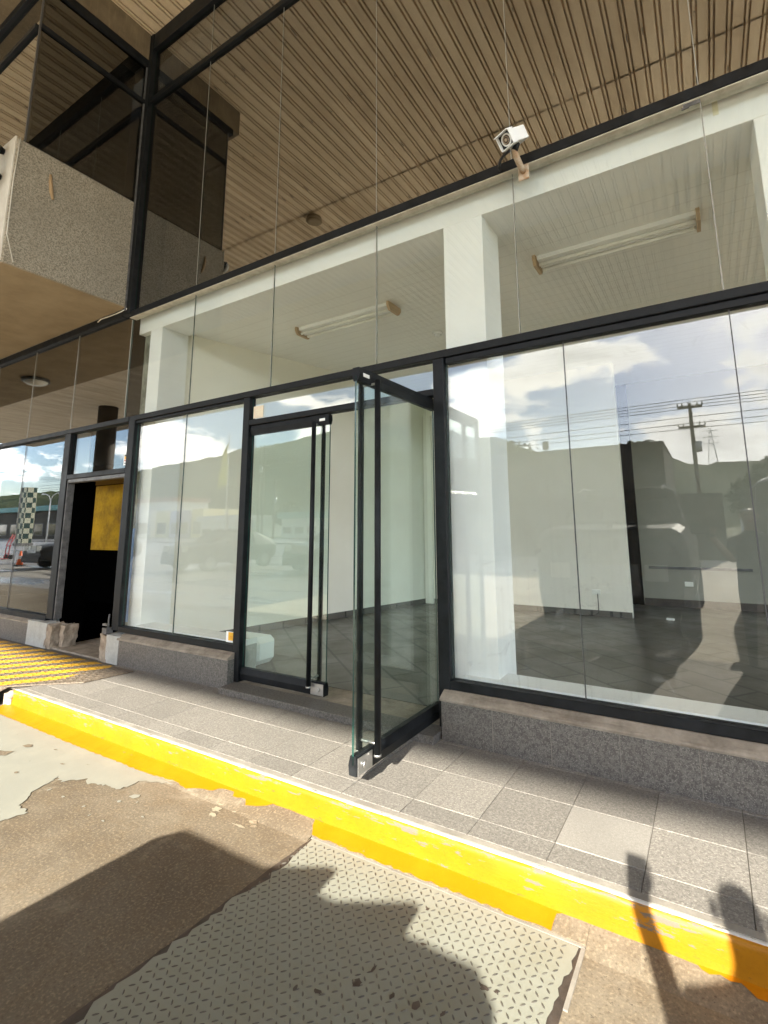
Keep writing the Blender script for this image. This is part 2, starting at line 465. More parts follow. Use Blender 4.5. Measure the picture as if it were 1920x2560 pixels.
# ------------------------------------------------------------------ geometry helpers
class MB:
    def __init__(s): s.bm = bmesh.new()
    def box(s, x0, y0, z0, x1, y1, z1, bev=0.0, mi=0):
        b = s.bm
        x0, x1 = min(x0, x1), max(x0, x1); y0, y1 = min(y0, y1), max(y0, y1); z0, z1 = min(z0, z1), max(z0, z1)
        vs = [b.verts.new(p) for p in [(x0, y0, z0), (x1, y0, z0), (x1, y1, z0), (x0, y1, z0), (x0, y0, z1), (x1, y0, z1), (x1, y1, z1), (x0, y1, z1)]]
        fs = [b.faces.new([vs[i] for i in q]) for q in [(0, 3, 2, 1), (4, 5, 6, 7), (0, 1, 5, 4), (1, 2, 6, 5), (2, 3, 7, 6), (3, 0, 4, 7)]]
        for f in fs: f.material_index = mi
        if bev > 0:
            es = set(e for f in fs for e in f.edges)
            r = bmesh.ops.bevel(b, geom=list(es), offset=bev, segments=1, affect='EDGES', profile=.5)
            for f in r['faces']: f.material_index = mi
        return fs
    def obox(s, center, axes, half, bev=0.0, mi=0):
        """oriented box: axes = three unit vectors"""
        n0 = len(s.bm.verts)
        old = set(s.bm.verts)
        s.box(-half[0], -half[1], -half[2], half[0], half[1], half[2], bev, mi)
        mt = Matrix((axes[0], axes[1], axes[2])).transposed()
        for v in s.bm.verts:
            if v not in old: v.co = mt @ v.co + Vector(center)
    def prism(s, poly, z0, z1, mi=0):
        b = s.bm
        lo = [b.verts.new((x, y, z0)) for x, y in poly]; hi = [b.verts.new((x, y, z1)) for x, y in poly]
        n = len(poly); fs = [b.faces.new(hi), b.faces.new(lo[::-1])]
        for i in range(n): fs.append(b.faces.new((lo[i], lo[(i + 1) % n], hi[(i + 1) % n], hi[i])))
        for f in fs: f.material_index = mi
    def prism_x(s, prof, x0, x1, mi=0, caps=True):
        """profile in (y,z) swept along X"""
        b = s.bm
        a = [b.verts.new((x0, y, z)) for y, z in prof]; c = [b.verts.new((x1, y, z)) for y, z in prof]
        n = len(prof); fs = []
        if caps: fs += [b.faces.new(a), b.faces.new(c[::-1])]
        for i in range(n): fs.append(b.faces.new((a[i], c[i], c[(i + 1) % n], a[(i + 1) % n])))
        for f in fs: f.material_index = mi
    def cyl(s, p0, p1, r0, r1=None, seg=12, mi=0, caps=True):
        r1 = r0 if r1 is None else r1
        p0, p1 = Vector(p0), Vector(p1)
        ax = (p1 - p0).normalized()
        u = ax.orthogonal().normalized(); v = ax.cross(u)
        b = s.bm
        A = [b.verts.new(p0 + (u * math.cos(2 * math.pi * i / seg) + v * math.sin(2 * math.pi * i / seg)) * r0) for i in range(seg)]
        B = [b.verts.new(p1 + (u * math.cos(2 * math.pi * i / seg) + v * math.sin(2 * math.pi * i / seg)) * r1) for i in range(seg)]
        fs = []
        for i in range(seg): 
            f = b.faces.new((A[i], A[(i + 1) % seg], B[(i + 1) % seg], B[i])); f.smooth = True; fs.append(f)
        if caps:
            if r0 > 1e-6: fs.append(b.faces.new(A[::-1]))
            if r1 > 1e-6: fs.append(b.faces.new(B))
        for f in fs: f.material_index = mi
    def tube(s, pts, r, seg=8, mi=0):
        b = s.bm; pts = [Vector(p) for p in pts]; rings = []
        u = None
        for i, p in enumerate(pts):
            t = (pts[min(i + 1, len(pts) - 1)] - pts[max(i - 1, 0)]).normalized()
            if u is None: u = t.orthogonal().normalized()
            else: u = (u - t * u.dot(t)).normalized()
            v = t.cross(u)
            rr = r[i] if isinstance(r, (list, tuple)) else r
            rings.append([b.verts.new(p + (u * math.cos(2 * math.pi * k / seg) + v * math.sin(2 * math.pi * k / seg)) * rr) for k in range(seg)])
        for a, c in zip(rings, rings[1:]):
            for k in range(seg):
                f = b.faces.new((a[k], a[(k + 1) % seg], c[(k + 1) % seg], c[k])); f.smooth = True; f.material_index = mi
        f = b.faces.new(rings[0][::-1]); f.material_index = mi
        f = b.faces.new(rings[-1]); f.material_index = mi
    def ellipsoid(s, c, rad, seg=16, rings=10, mi=0, jitter=0):
        b = s.bm
        r = bmesh.ops.create_uvsphere(b, u_segments=seg, v_segments=rings, radius=1.0)
        for v in r['verts']:
            j = 1 + (random.random() - .5) * jitter
            v.co = Vector((v.co.x * rad[0] * j + c[0], v.co.y * rad[1] * j + c[1], v.co.z * rad[2] * j + c[2]))
            for f in v.link_faces: f.smooth = True; f.material_index = mi
    def quad(s, pts, mi=0):
        f = s.bm.faces.new([s.bm.verts.new(p) for p in pts]); f.material_index = mi; return f
    def build(s, name, mats, parent=None, normals=True):
        if normals: bmesh.ops.recalc_face_normals(s.bm, faces=s.bm.faces[:])
        me = bpy.data.meshes.new(name)
        s.bm.to_mesh(me); s.bm.free()
        for mt in (mats if isinstance(mats, (list, tuple)) else [mats]): me.materials.append(mt)
        o = bpy.data.objects.new(name, me)
        COL.objects.link(o)
        if parent is not None:
            o.parent = parent
            o.matrix_parent_inverse = Matrix.Translation(-parent.location)
        return o


def empty(name, loc, label=None, cat=None, group=None):
    o = bpy.data.objects.new(name, None)
    o.empty_display_size = .2
    o.location = loc
    COL.objects.link(o)
    if label: tag(o, label, cat, group)
    return o


def tag(o, label=None, cat=None, group=None, kind=None):
    if label: o['label'] = label
    if cat: o['category'] = cat
    if group: o['group'] = group
    if kind: o['kind'] = kind
    return o


def bx(name, mat, parent, *a, bev=0.0):
    b = MB(); b.box(*a, bev=bev); return b.build(name, mat, parent)


def pane(name, mat, parent, x0, x1, z0, z1, y=0.0, th=.010, edge='glass_edge'):
    """glass sheet 10 mm thick in the XZ plane, green edges"""
    b = MB(); fs = b.box(x0, y - th / 2, z0, x1, y + th / 2, z1)
    for f in fs:
        if abs(f.normal.y) < .5:
            f.normal_update()
    b.bm.normal_update()
    for f in b.bm.faces: f.material_index = 0 if abs(f.normal.y) > .5 else 1
    return b.build(name, [mat, M[edge]], parent)


ZG = -.14          # forecourt level; pavement is z = 0
# ================================================================== GROUND
b = MB(); b.quad([(-900, -900, ZG - .02), (900, -900, ZG - .02), (900, 300, ZG - .02), (-900, 300, ZG - .02)])
tag(b.build('ground', M['far_ground']), kind='structure')
b = MB()
# forecourt slab, dense enough to stay flat; runs under the canopy and out to the road
b.quad([(-14, -3.35, ZG), (24, -3.35, ZG), (24, 6, ZG), (-14, 6, ZG)])
tag(b.build('forecourt', M['ground']), kind='structure')
b = MB(); b.quad([(-4.5, -29.7, ZG), (40, -29.7, ZG), (40, -3.36, ZG), (-4.5, -3.36, ZG)])
tag(b.build('concrete_apron', M['apron']), kind='structure')
b = MB(); b.quad([(-140, -30, ZG), (-4.51, -30, ZG), (-4.51, -3.36, ZG), (-14.01, -3.36, ZG), (-14.01, 6, ZG), (-140, 6, ZG)])
tag(b.build('parking_lot', M['asphalt']), kind='structure')
b = MB(); b.quad([(-400, -46, ZG + .004), (400, -46, ZG + .004), (400, -30, ZG + .004), (-400, -30, ZG + .004)])
tag(b.build('road', M['asphalt']), kind='structure')
b = MB(); b.box(-400, -30.0, ZG - .02, 400, -29.7, ZG + .12)
tag(b.build('road_kerb', M['nosing']), kind='structure')

# worn patches of grey floor paint lying on the slab
gray = [(-0.206, -1.776), (-0.192, -1.721), (-0.178, -1.664), (-0.303, -1.658), (-0.408, -1.539), (-0.437, -1.45), (-0.482, -1.387), (-0.381, -1.419), (-0.337, -1.364), (-0.278, -1.315), (-0.207, -1.353), (-0.119, -1.304), (-0.047, -1.303), (0.02, -1.287), (0.032, -1.227), (0.023, -1.18), (0.147, -1.127), (0.245, -1.098), (-2.5, -1.116), (-6.0, -1.116), (-6.0, -3.0), (-.6, -2.6), (-.28, -2.0)]


def ragged(poly, step=.035, amp=.011, seed=1):
    rnd = random.Random(seed); out = []
    for i, p in enumerate(poly):
        q = poly[(i + 1) % len(poly)]
        L = math.dist(p, q); n = max(1, int(min(L, 2.5) / step))
        for k in range(n):
            t = k / n
            a = 0 if k == 0 else amp
            out.append((p[0] + (q[0] - p[0]) * t + (rnd.random() - .5) * 2 * a, p[1] + (q[1] - p[1]) * t + (rnd.random() - .5) * 2 * a))
    return out


def sheet(name, mat, polys, z, th=.0015):
    b = MB()
    for p in polys:
        vs = [b.bm.verts.new((x, y, z + th)) for x, y in p]
        es = [b.bm.edges.new((vs[i], vs[(i + 1) % len(vs)])) for i in range(len(vs))]
        r = bmesh.ops.triangle_fill(b.bm, edges=es, use_beauty=True)
        fs = [g for g in r['geom'] if isinstance(g, bmesh.types.BMFace)]
        bmesh.ops.recalc_face_normals(b.bm, faces=fs)
        up = [f for f in fs if f.normal.z < 0]
        bmesh.ops.reverse_faces(b.bm, faces=up)
        for i in range(len(vs)):
            pass
    return b.build(name, mat, normals=False)


def blob(cx, cy, rx, ry, n=11, seed=0, j=.45):
    rnd = random.Random(seed)
    return [(cx + math.cos(2 * math.pi * i / n) * rx * (1 + (rnd.random() - .5) * 2 * j), cy + math.sin(2 * math.pi * i / n) * ry * (1 + (rnd.random() - .5) * 2 * j)) for i in range(n)]


paint_bits = [ragged(gray[:17], .03, .009, 3) + gray[17:]]
paint_bits[0] = ragged(gray[:18], .018, .011, 3)[:-1] + gray[17:]
paint_bits += [[(0.142, -1.309), (0.151, -1.282), (0.185, -1.266), (0.201, -1.285), (0.189, -1.31)]]
rr = random.Random(5)
for k in range(9):
    paint_bits.append(blob(-.35 + rr.random() * .8, -1.55 + rr.random() * .25, .004 + rr.random() * .010, .004 + rr.random() * .007, 7, k + 60, .5))
faded = [blob(.66 + rr.random() * .36, -1.20 + rr.random() * .14, .010 + rr.random() * .03, .006 + rr.random() * .018, 13, k + 20, .6) for k in range(13)]
tag(sheet('faded_paint', M['faded'], faded, ZG + .0022), kind='structure')
tag(sheet('forecourt_paint', M['greypaint'], paint_bits, ZG + .0025), kind='structure')
# scabs where the paint has come off
scabs = [[(-1.175, -1.302), (-1.17, -1.27), (-1.132, -1.258), (-1.095, -1.279), (-1.123, -1.303)], [(-1.3, -1.426), (-1.18, -1.40), (-1.125, -1.369), (-1.10, -1.43), (-1.2, -1.48)],
         blob(-.62, -1.3, .02, .008, 8, 3), blob(-.75, -1.5, .015, .012, 8, 4), blob(-.9, -1.22, .012, .006, 8, 5)]
tag(sheet('bare_spots', M['ground'], scabs, ZG + .0060), kind='structure')

# sloping mortar fillet between slab and kerb
FIL = lambda y: -.113 + (y + .997) * .22
b = MB()
for x0, x1, y1 in ((-2.22, 1.300, -1.128), (1.300, 2.592, -1.0785), (2.592, 14, -1.128)):
    b.prism_x([(-.99, ZG - .02), (-.99, FIL(-.99)), (y1, FIL(y1)), (y1, ZG - .02)], x0 + .0005, x1 - .0005)
tag(b.build('kerb_fillet', M['ground']), kind='structure')

# yellow band painted on the slab along the kerb foot
band_a = [(-2.24, -.97), (-2.24, -1.10), (-2.102, -1.112), (-0.9, -1.114), (-0.089, -1.108), (0.232, -1.085)] + [(0.353, -1.102), (0.435, -1.071), (0.504, -1.061), (0.574, -1.022), (0.662, -1.015), (0.686, -1.042), (0.776, -1.031), (0.812, -1.063), (0.928, -1.023), (0.952, -1.0), (1.066, -.992)] + [(1.066, -.97)]
band_b = [(1.19, -.97), (1.20, -.985), (1.246, -.992), (1.262, -1.03), (1.30, -1.078), (2.467, -1.079), (2.467, -1.045), (2.47, -1.01), (2.508, -.992), (2.574, -.995), (2.622, -.988), (2.66, -.97)]
band_c = [(2.90, -.97), (2.927, -.99), (2.949, -1.012), (2.972, -1.018), (3.004, -1.006), (3.03, -1.015), (3.061, -1.008), (3.083, -1.022), (3.101, -1.036), (3.16, -1.03), (3.4, -1.04), (3.9, -1.02), (6.0, -1.03), (6.0, -.97)]
tag(sheet('yellow_line', M['yellow_band'], [ragged(p, .025, .006, 8 + i) for i, p in enumerate((band_a, band_b, band_c))], 0), kind='structure')
for v in bpy.data.objects['yellow_line'].data.vertices: v.co.z = max(FIL(v.co.y), ZG + .004) + .0022

# ================================================================== PAVEMENT
b = MB(); b.box(-30, -.955, ZG - .05, 14, .02, -.006); tag(b.build('pavement_base', M['grout']), kind='structure')
bm = MB()
tint = []
xs = [1.704 + .3533 * k for k in range(-9, 35)]
xs = [-2.16] + [x for x in xs if x > -2.0]
rows = [-.918, -.785, -.460, -.135, .02]
rnd = random.Random(11)
LIGHT = None
for j in range(len(rows) - 1):
    for i in range(len(xs) - 1):
        x0, x1, y0, y1 = xs[i] + .0016, xs[i + 1] - .0016, rows[j] + .0016, rows[j + 1] - .0016
        n0 = len(bm.bm.faces)
        lt = (j == 1 and abs(xs[i] - 2.41) < .05)
        bm.box(x0, y0, -.03, x1, y1, (rnd.random() - .5) * .0016, .0015, 1 if lt else 0)
        g = .92 + rnd.random() * .20
        dk = 1.0
        if j in (1, 2) and 2.02 < xs[i] < 2.2: g, dk = .92, .96
        if j == 2 and abs(xs[i] - 2.41) < .05: g, dk = .90, .97
        tint += [(g, g * (.97 + .03 * dk), g * .985, 1)] * (len(bm.bm.faces) - n0)
bm.bm.faces.ensure_lookup_table()
pv = bm.build('pavement', [M['granite_pale'], M['granite_pale']], normals=False)
at = pv.data.attributes.new('tint', 'FLOAT_COLOR', 'FACE')
for i, t_ in enumerate(tint): at.data[i].color = t_
mt2 = granite('smooth_replacement_tile', (.175, .167, .155), (.208, .20, .187), (.265, .256, .24), 75, .45, True)
pv.data.materials[1] = mt2
tag(pv, kind='structure')
# left stretch, beyond the ramp
b = MB()
for i in range(12):
    for j in range(3):
        b.box(-6.2 - .36 * i, -.92 + .27 * j, -.03, -6.2 - .36 * i + .356, -.92 + .27 * j + .266, 0, .0015)
o = b.build('pavement_far', M['granite_pale'], normals=False)
at = o.data.attributes.new('tint', 'FLOAT_COLOR', 'FACE')
for d_ in at.data: d_.color = (.9, .9, .88, 1)
tag(o, kind='structure')

# kerb: stone nosing, white edge line, yellow face (rounded arris)
b = MB(); b.box(-2.17, -.957, -.05, 14, -.920, .0005, .002)
tag(b.build('kerb_nosing', M['nosing']), kind='structure')
prof = [(-.9585, -.05), (-.9585, .0), (-.966, .0035), (-.982, .002), (-.9905, -.006), (-.9935, -.020), (-.994, -.08), (-.998, -.115), (-1.000, -.13), (-1.001, ZG - .01), (-1.001, ZG - .05), (-.9585, ZG - .05)]
b = MB()
kb = b.bm
N = 300
ring = []
for i in range(N + 1):
    x = -2.17 + (14 + 2.17) * (i / N) ** 1.6
    col = []
    for k, (y, z) in enumerate(prof):
        w_ = .0022 if 2 <= k <= 9 else 0
        nz = mnoise.noise(Vector((x * 7, k * 1.7, 3)))
        n2 = mnoise.noise(Vector((x * 23, k * 3.1, 9)))
        col.append(kb.verts.new((x, y - w_ * nz * 1.6 - w_ * n2, z + (w_ * n2 * .6 if k in (3, 4) else 0))))
    ring.append(col)
for a_, c_ in zip(ring, ring[1:]):
    for k in range(len(prof) - 1):
        f = kb.faces.new((a_[k], a_[k + 1], c_[k + 1], c_[k])); f.smooth = True
        f.material_index = 1 if k in (1, 2) else 0
kb.faces.new(ring[0]); kb.faces.new(ring[-1][::-1])
tag(b.build('kerb', [M['yellow'], M['white_line']]), kind='structure')
# broken end of the kerb
b = MB()
b.prism(ragged([(-2.17, -1.0), (-2.17, -.93), (-2.25, -.92), (-2.29, -.96), (-2.26, -1.02)], .02, .006, 4), ZG - .02, -.03)
b.ellipsoid((-2.20, -.985, -.04), (.05, .035, .035), 10, 7, 0, .25)
tag(b.build('broken_kerb_end', M['concrete_raw']), kind='structure')

# ================================================================== TREAD PLATE set in the slab
plate = empty('steel_plate', (1.9, -1.7, ZG), 'grey painted steel tread plate set into the forecourt beside the yellow kerb', 'floor plate')
b = MB(); b.prism(ragged([(1.306, -1.0835), (1.238, -2.6), (2.578, -2.6), (2.578, -1.0835)], .03, .003, 12), ZG - .03, ZG + .0015); b.build('frame', M['steel_dark'], plate)
b = MB(); b.prism([(1.306, -1.0905), (1.306, -1.080), (2.590, -1.080), (2.590, -1.0905)], ZG - .03, ZG + .006); b.prism([(2.5775, -1.35), (2.592, -1.35), (2.592, -1.0905), (2.5775, -1.0905)], ZG - .03, ZG + .005); b.build('edge_angle', M['nosing'], plate)
LP = [(1.318, -1.090), (1.329, -1.238), (1.343, -1.282), (1.337, -1.328), (1.321, -1.358), (1.345, -1.386), (1.326, -1.449), (1.324, -1.478), (1.292, -1.542), (1.297, -1.581), (1.317, -1.61), (1.297, -1.648), (1.309, -1.667), (1.294, -1.726), (1.307, -1.754), (1.280, -1.797), (1.306, -1.835), (1.283, -1.871), (1.292, -1.928), (1.276, -1.993), (1.287, -2.009), (1.275, -2.064), (1.309, -2.11), (1.28, -2.2), (1.30, -2.58)]
RP = [(2.570, -1.095), (2.568, -1.131), (2.560, -1.163), (2.570, -1.192), (2.565, -1.22), (2.552, -1.237), (2.553, -1.268), (2.546, -1.288), (2.556, -1.313), (2.548, -1.34), (2.550, -1.368), (2.543, -1.401), (2.545, -1.427), (2.54, -1.6), (2.53, -1.9), (2.54, -2.58)]
o = sheet('tread', M['plate_paint'], [LP[::-1] + [(1.33, -1.090)] + RP], ZG + .0035)
o.parent = plate; o.matrix_parent_inverse = Matrix.Translation(-plate.location)
b = MB()
p = .0285
cells = []
for i in range(54):
    for j in range(62):
        x = 1.325 + p * i + (.0 if j % 2 == 0 else 0); y = -1.115 - p * j
        if x > 2.545 or y < -2.55: continue
        if (i * 7 + j * 13) % 97 == 0: continue
        ang = R(45) if (i + j) % 2 == 0 else R(-45)
        ang += (rnd.random() - .5) * .06
        L, W, H = .0128, .0034, .0028
        ca, sa = math.cos(ang), math.sin(ang)
        def q(u, v, h): return b.bm.verts.new((x + u * ca - v * sa, y + u * sa + v * ca, ZG + .0045 + h))
        base = [q(-L, 0, 0), q(-L * .45, -W, 0), q(L * .45, -W, 0), q(L, 0, 0), q(L * .45, W, 0), q(-L * .45, W, 0)]
        top = [q(-L * .6, 0, H), q(0, -W * .35, H), q(L * .6, 0, H), q(0, W * .35, H)]
        for fi in [(base[0], base[1], top[1], top[0]), (base[1], base[2], top[1]), (base[2], base[3], top[2], top[1]), (base[3], base[4], top[3], top[2]), (base[4], base[5], top[3]), (base[5], base[0], top[0], top[3])]:
            f = b.bm.faces.new(fi)
        f = b.bm.faces.new(top)
b.build('tread_lug', M['lozenge'], plate)
chips = [(1.97, -1.598, .022, .02), (1.878, -1.686, .022, .010), (2.095, -1.581, .010, .014), (2.175, -1.565, .016, .026), (2.34, -1.408, .024, .014), (2.082, -1.358, .016, .009), (1.986, -1.528, .010, .022), (2.018, -1.208, .010, .014), (2.263, -1.55, .012, .016), (1.805, -1.712, .010, .016), (2.38, -1.40, .014, .01), (2.30, -1.58, .012, .008), (2.22, -1.38, .008, .008), (1.70, -1.50, .008, .006)]
for i, (x, y, a, c) in enumerate(chips):
    o = sheet('bare_steel_chip', M['steel_dark'], [blob(x, y, a * .68, c * .68, 10, i + 90, .5)], ZG + .0062)
    o.parent = plate; o.matrix_parent_inverse = Matrix.Translation(-plate.location)

# striped ramp plate in front of the dark doorway
ramp = empty('ramp_plate', (-3.2, -.6, 0), 'yellow striped tread ramp leading to the dark open doorway', 'ramp')
b = MB()
P = [(-1.775, -.185), (-1.83, -.60), (-2.12, -.83), (-2.36, -1.03), (-6.1, -1.03), (-6.1, -.20), (-2.4, -.19)]
b.prism(P, .003, .014)
b.build('tread', M['stripes'], ramp)
b = MB()
for i in range(70):
    for j in range(16):
        x = -1.85 - .052 * i; y = -.23 - .05 * j
        if x > -2.36 + (y + 1.03) * 1.2 + .0: continue
        ang = R(45) if (i + j) % 2 else R(-45)
        b.obox((x, y, .0155), ((math.cos(ang), math.sin(ang), 0), (-math.sin(ang), math.cos(ang), 0), (0, 0, 1)), (.016, .0045, .0015))
b.build('tread_lug', M['stripes'], ramp)
b = MB(); b.prism([(-2.27, -1.0), (-2.40, -1.33), (-6.1, -1.33), (-6.1, -1.03), (-2.36, -1.03)], ZG, ZG + .01)
for v in b.bm.verts:
    if v.co.y > -1.1: v.co.z += .145
b.build('slope', M['stripes'], ramp)

# ================================================================== SHOP BUILDING
shop = empty('shop_building', (0, 0, 0), 'empty white shop unit with tall black framed glazing and one glass door standing open', 'shop')
FY0, FY1 = -.045, .035            # frame depth
XR = 8.6                           # right end of the unit

# granite plinths and sills
def plinth(x0, x1, joints, z1=.235):
    b = MB()
    last = x0
    for j in joints + [x1]:
        b.box(last + .0017, -.112, -.05, j - .0017, .0, z1, .0015); last = j
    b.box(x0 + .002, -.1105, -.05, x1 - .002, .03, z1 - .004, 0, 1)
    return b.build('plinth', [M['granite'], M['nosing']], shop)
plinth(-2.19, -.532, [-1.70, -1.22])
plinth(1.512, XR, [1.862, 2.216, 2.588, 2.96, 3.33, 3.7, 4.07, 4.44, 4.81, 5.18])
for x0, x1 in ((-2.22, -.535), (1.505, XR)):
    b = MB()
    b.prism_x([(.03, .236), (-.118, .236), (-.120, .246), (-.112, .256), (-.05, .287), (.03, .289)], x0, x1)
    b.build('sill', M['sill'], shop)
# door step
b = MB()
b.box(-.53, -.20, -.04, 1.50, -.02, .048, .004)
b.build('door_step', M['granite'], shop)
b = MB(); b.box(-.53, -.02, -.04, 1.50, .25, .046); b.build('threshold', M['sill'], shop)

# frames
def bar(name, x0, z0, x1, z1, y0=FY0, y1=FY1, mat='frame', par=None, bev=.004):
    return bx(name, M[mat], par or shop, x0, y0, z0, x1, y1, z1, bev=bev)
bar('transom_rail', -2.353, 2.560, XR, 2.618, -.05, .04)
b = MB(); b.box(1.56, -.030, 2.515, XR, .03, 2.558, .003); b.box(-2.36, -.028, 2.53, -.575, .03, 2.558, .003)
b.build('glazing_channel', M['frame'], shop)
bar('mullion', -2.470, .30, -2.353, 2.618)
bar('mullion', -.568, .05, -.487, 2.560)
bar('mullion', 1.461, .05, 1.548, 2.560)
bar('bottom_rail', -2.353, .289, -.568, .345)
bar('bottom_rail', 1.548, .289, XR, .345)
bar('door_head_rail', -.487, 2.288, 1.461, 2.338)
bar('upper_rail', -2.625, 3.858, XR, 3.932, -.05, .04)
b = MB(); b.box(-2.64, -.043, 3.847, XR, .04, 3.856, .002); b.build('rail_flashing', M['cream_trim'], shop)
bar('upper_rail', -2.63, 6.80, XR, 6.87, -.04, .04)
bar('top_rail', -2.63, 7.60, XR, 7.84, -.05, .05)
bar('corner_post', -2.785, 3.90, -2.625, 7.84, -.06, .06)
bx('corner_post', M['frame_worn'], shop, -2.72, -.075, 3.95, -2.70, -.058, 7.6)

# glazing: each sheet its own part; the joints are silicone beads
def run(z0, z1, xs, mat, joint='joint', y=0.0):
    for i in range(len(xs) - 1):
        pane('glass_pane', M[mat], shop, xs[i] + .003, xs[i + 1] - .003, z0, z1, y)
    for x in xs[1:-1]:
        bx('glass_joint', M[joint], shop, x - .0026, y - .0068, z0, x + .0026, y + .0068, z1)
run(.345, 2.556, [-2.353, -1.478, -.568], 'glass')
run(.345, 2.540, [1.548, 2.402, 3.316, 4.23, 5.15, 6.06, 6.98, XR], 'glass_dirty', 'joint_dark')
run(2.338, 2.560, [-.487, 1.461], 'glass')
ux = [-2.642, -1.459, -.266, .928, 2.120, 3.302, 4.49, 5.68, 6.87, XR]
run(2.618, 3.856, ux, 'glass')
run(3.932, 6.80, [-2.625] + ux[1:], 'glass_film')
run(6.87, 7.60, [-2.625] + ux[1:], 'glass_film')
bx('glass_joint', M['joint'], shop, -2.650, -.008, 2.60, -2.640, .008, 3.84)

# white concrete frame behind the glass
for x0, x1 in ((-2.425, -2.195), (1.503, 1.833), (3.558, 3.90), (5.6, 5.94), (7.7, 8.04)):
    bx('column', M['white'], shop, x0, .10, .05, x1, .44, 3.70, bev=.003)
bx('ceiling_beam', M['white'], shop, -2.66, .097, 3.687, XR, .443, 4.02, bev=.003)
bx('window_ledge', M['white'], shop, -2.195, .045, .30, -.60, .26, .352)
bx('window_ledge', M['white'], shop, 1.60, .045, .30, XR, .26, .352)
bx('spandrel', M['concrete_jamb'], shop, 1.55, .04, -.02, XR, .26, .298)
bx('spandrel', M['concrete_jamb'], shop, -2.19, .04, -.02, -.60, .26, .298)
bx('end_wall', M['wall_dirty'], shop, -2.63, .16, 2.30, -2.43, .2, 3.68)
bx('end_wall', M['wall_dirty'], shop, -2.63, .16, .05, -2.43, .2, 2.29)

# interior
bx('shop_floor', M['floor_in'], shop, -2.6, .25, -.02, XR, 6.0, .05)
bx('shop_ceiling', M['ceiling'], shop, -2.6, .443, 3.73, XR, 6.0, 3.80)
b = MB(); b.prism([(-2.30, .44), (-2.24, .44), (-1.17, 4.50), (-1.17, 4.62), (-2.30, 4.62)], .05, 3.73); b.build('side_wall', M['white_in'], shop)
bx('back_wall', M['white_in'], shop, -1.17, 4.50, .05, 2.08, 4.62, 3.73)
bx('wall_nib', M['white_in'], shop, -1.168, 4.44, .05, -1.02, 4.497, 3.30, bev=.004)
bx('rear_wall', M['shaded_wall'], shop, 2.09, 5.86, .05, XR, 5.98, 3.73)
bx('dark_door', M['black'], shop, .5, 5.84, .05, 2.089, 5.95, 3.72)
pts_ = [.45, 1.8, 3.2, 4.6, 5.98]  # added glazed end wall, out of view, lets sky light brighten the interior
for a_, c_ in zip(pts_, pts_[1:]):
    bx('glass_pane', M['glass'], shop, XR + .06, a_ + .03, .35, XR + .07, c_ - .03, 3.70)
    bx('mullion', M['frame'], shop, XR + .03, c_ - .03, .35, XR + .10, c_ + .03 if c_ < 5.9 else c_, 3.70)
bx('skirting', M['floor_in'], shop, -1.02, 4.488, .05, 2.08, 4.499, .13)
bx('skirting', M['steel_dark'], shop, 2.10, 5.845, .05, XR, 5.858, .16)
b = MB(); b.prism([(-2.238, .45), (-2.226, .45), (-1.158, 4.43), (-1.17, 4.44)], .05, .13); b.build('skirting', M['floor_in'], shop)
bx('socket_strip', M['frame_worn'], shop, 2.2, 5.835, .62, 3.6, 5.857, .66)
for sx_, sy_, sz_ in ((.2, 4.498, .38), (1.62, 4.498, .38), (2.75, 5.856, .40)):
    b = MB(); b.box(sx_ - .058, sy_ - .012, sz_ - .036, sx_ + .058, sy_, sz_ + .036, .004); b.box(sx_ - .03, sy_ - .016, sz_ - .018, sx_ + .03, sy_ - .0125, sz_ + .018, .001); b.build('wall_socket', M['tube'], shop)
b = MB(); b.tube([(1.5, 4.47, .06), (1.58, 4.46, .058), (1.64, 4.478, .10), (1.64, 4.482, .36)], .006, 6); b.build('loose_cable', M['rubber'], shop)
# dark service void behind the upper glazing
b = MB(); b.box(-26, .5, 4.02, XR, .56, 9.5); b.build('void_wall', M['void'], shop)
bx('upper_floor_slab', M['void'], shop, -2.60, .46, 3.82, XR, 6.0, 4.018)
# outer back/side so that daylight only comes through the glazing
bx('outer_wall', M['white'], shop, -2.75, 6.0, -.1, XR + .3, 6.2, 8.0)
bx('outer_wall', M['white'], shop, XR + .02, .05, 3.71, XR + .3, 6.0, 8.0)
bx('outer_wall', M['white'], shop, XR + .02, .05, -.1, XR + .3, 6.0, .34)

# white rounded tub end seen through the left door leaf
b = MB()
pts = [(.0, .0), (.22, .0), (.235, .06), (.235, .22), (.20, .30), (.0, .32)]
b.box(-1.25, .34, .05, -.70, .62, .30, .05)
o = b.build('bench_end', M['white'])
tag(o, 'low white rounded block on the shop floor inside the left glass door', 'bench')

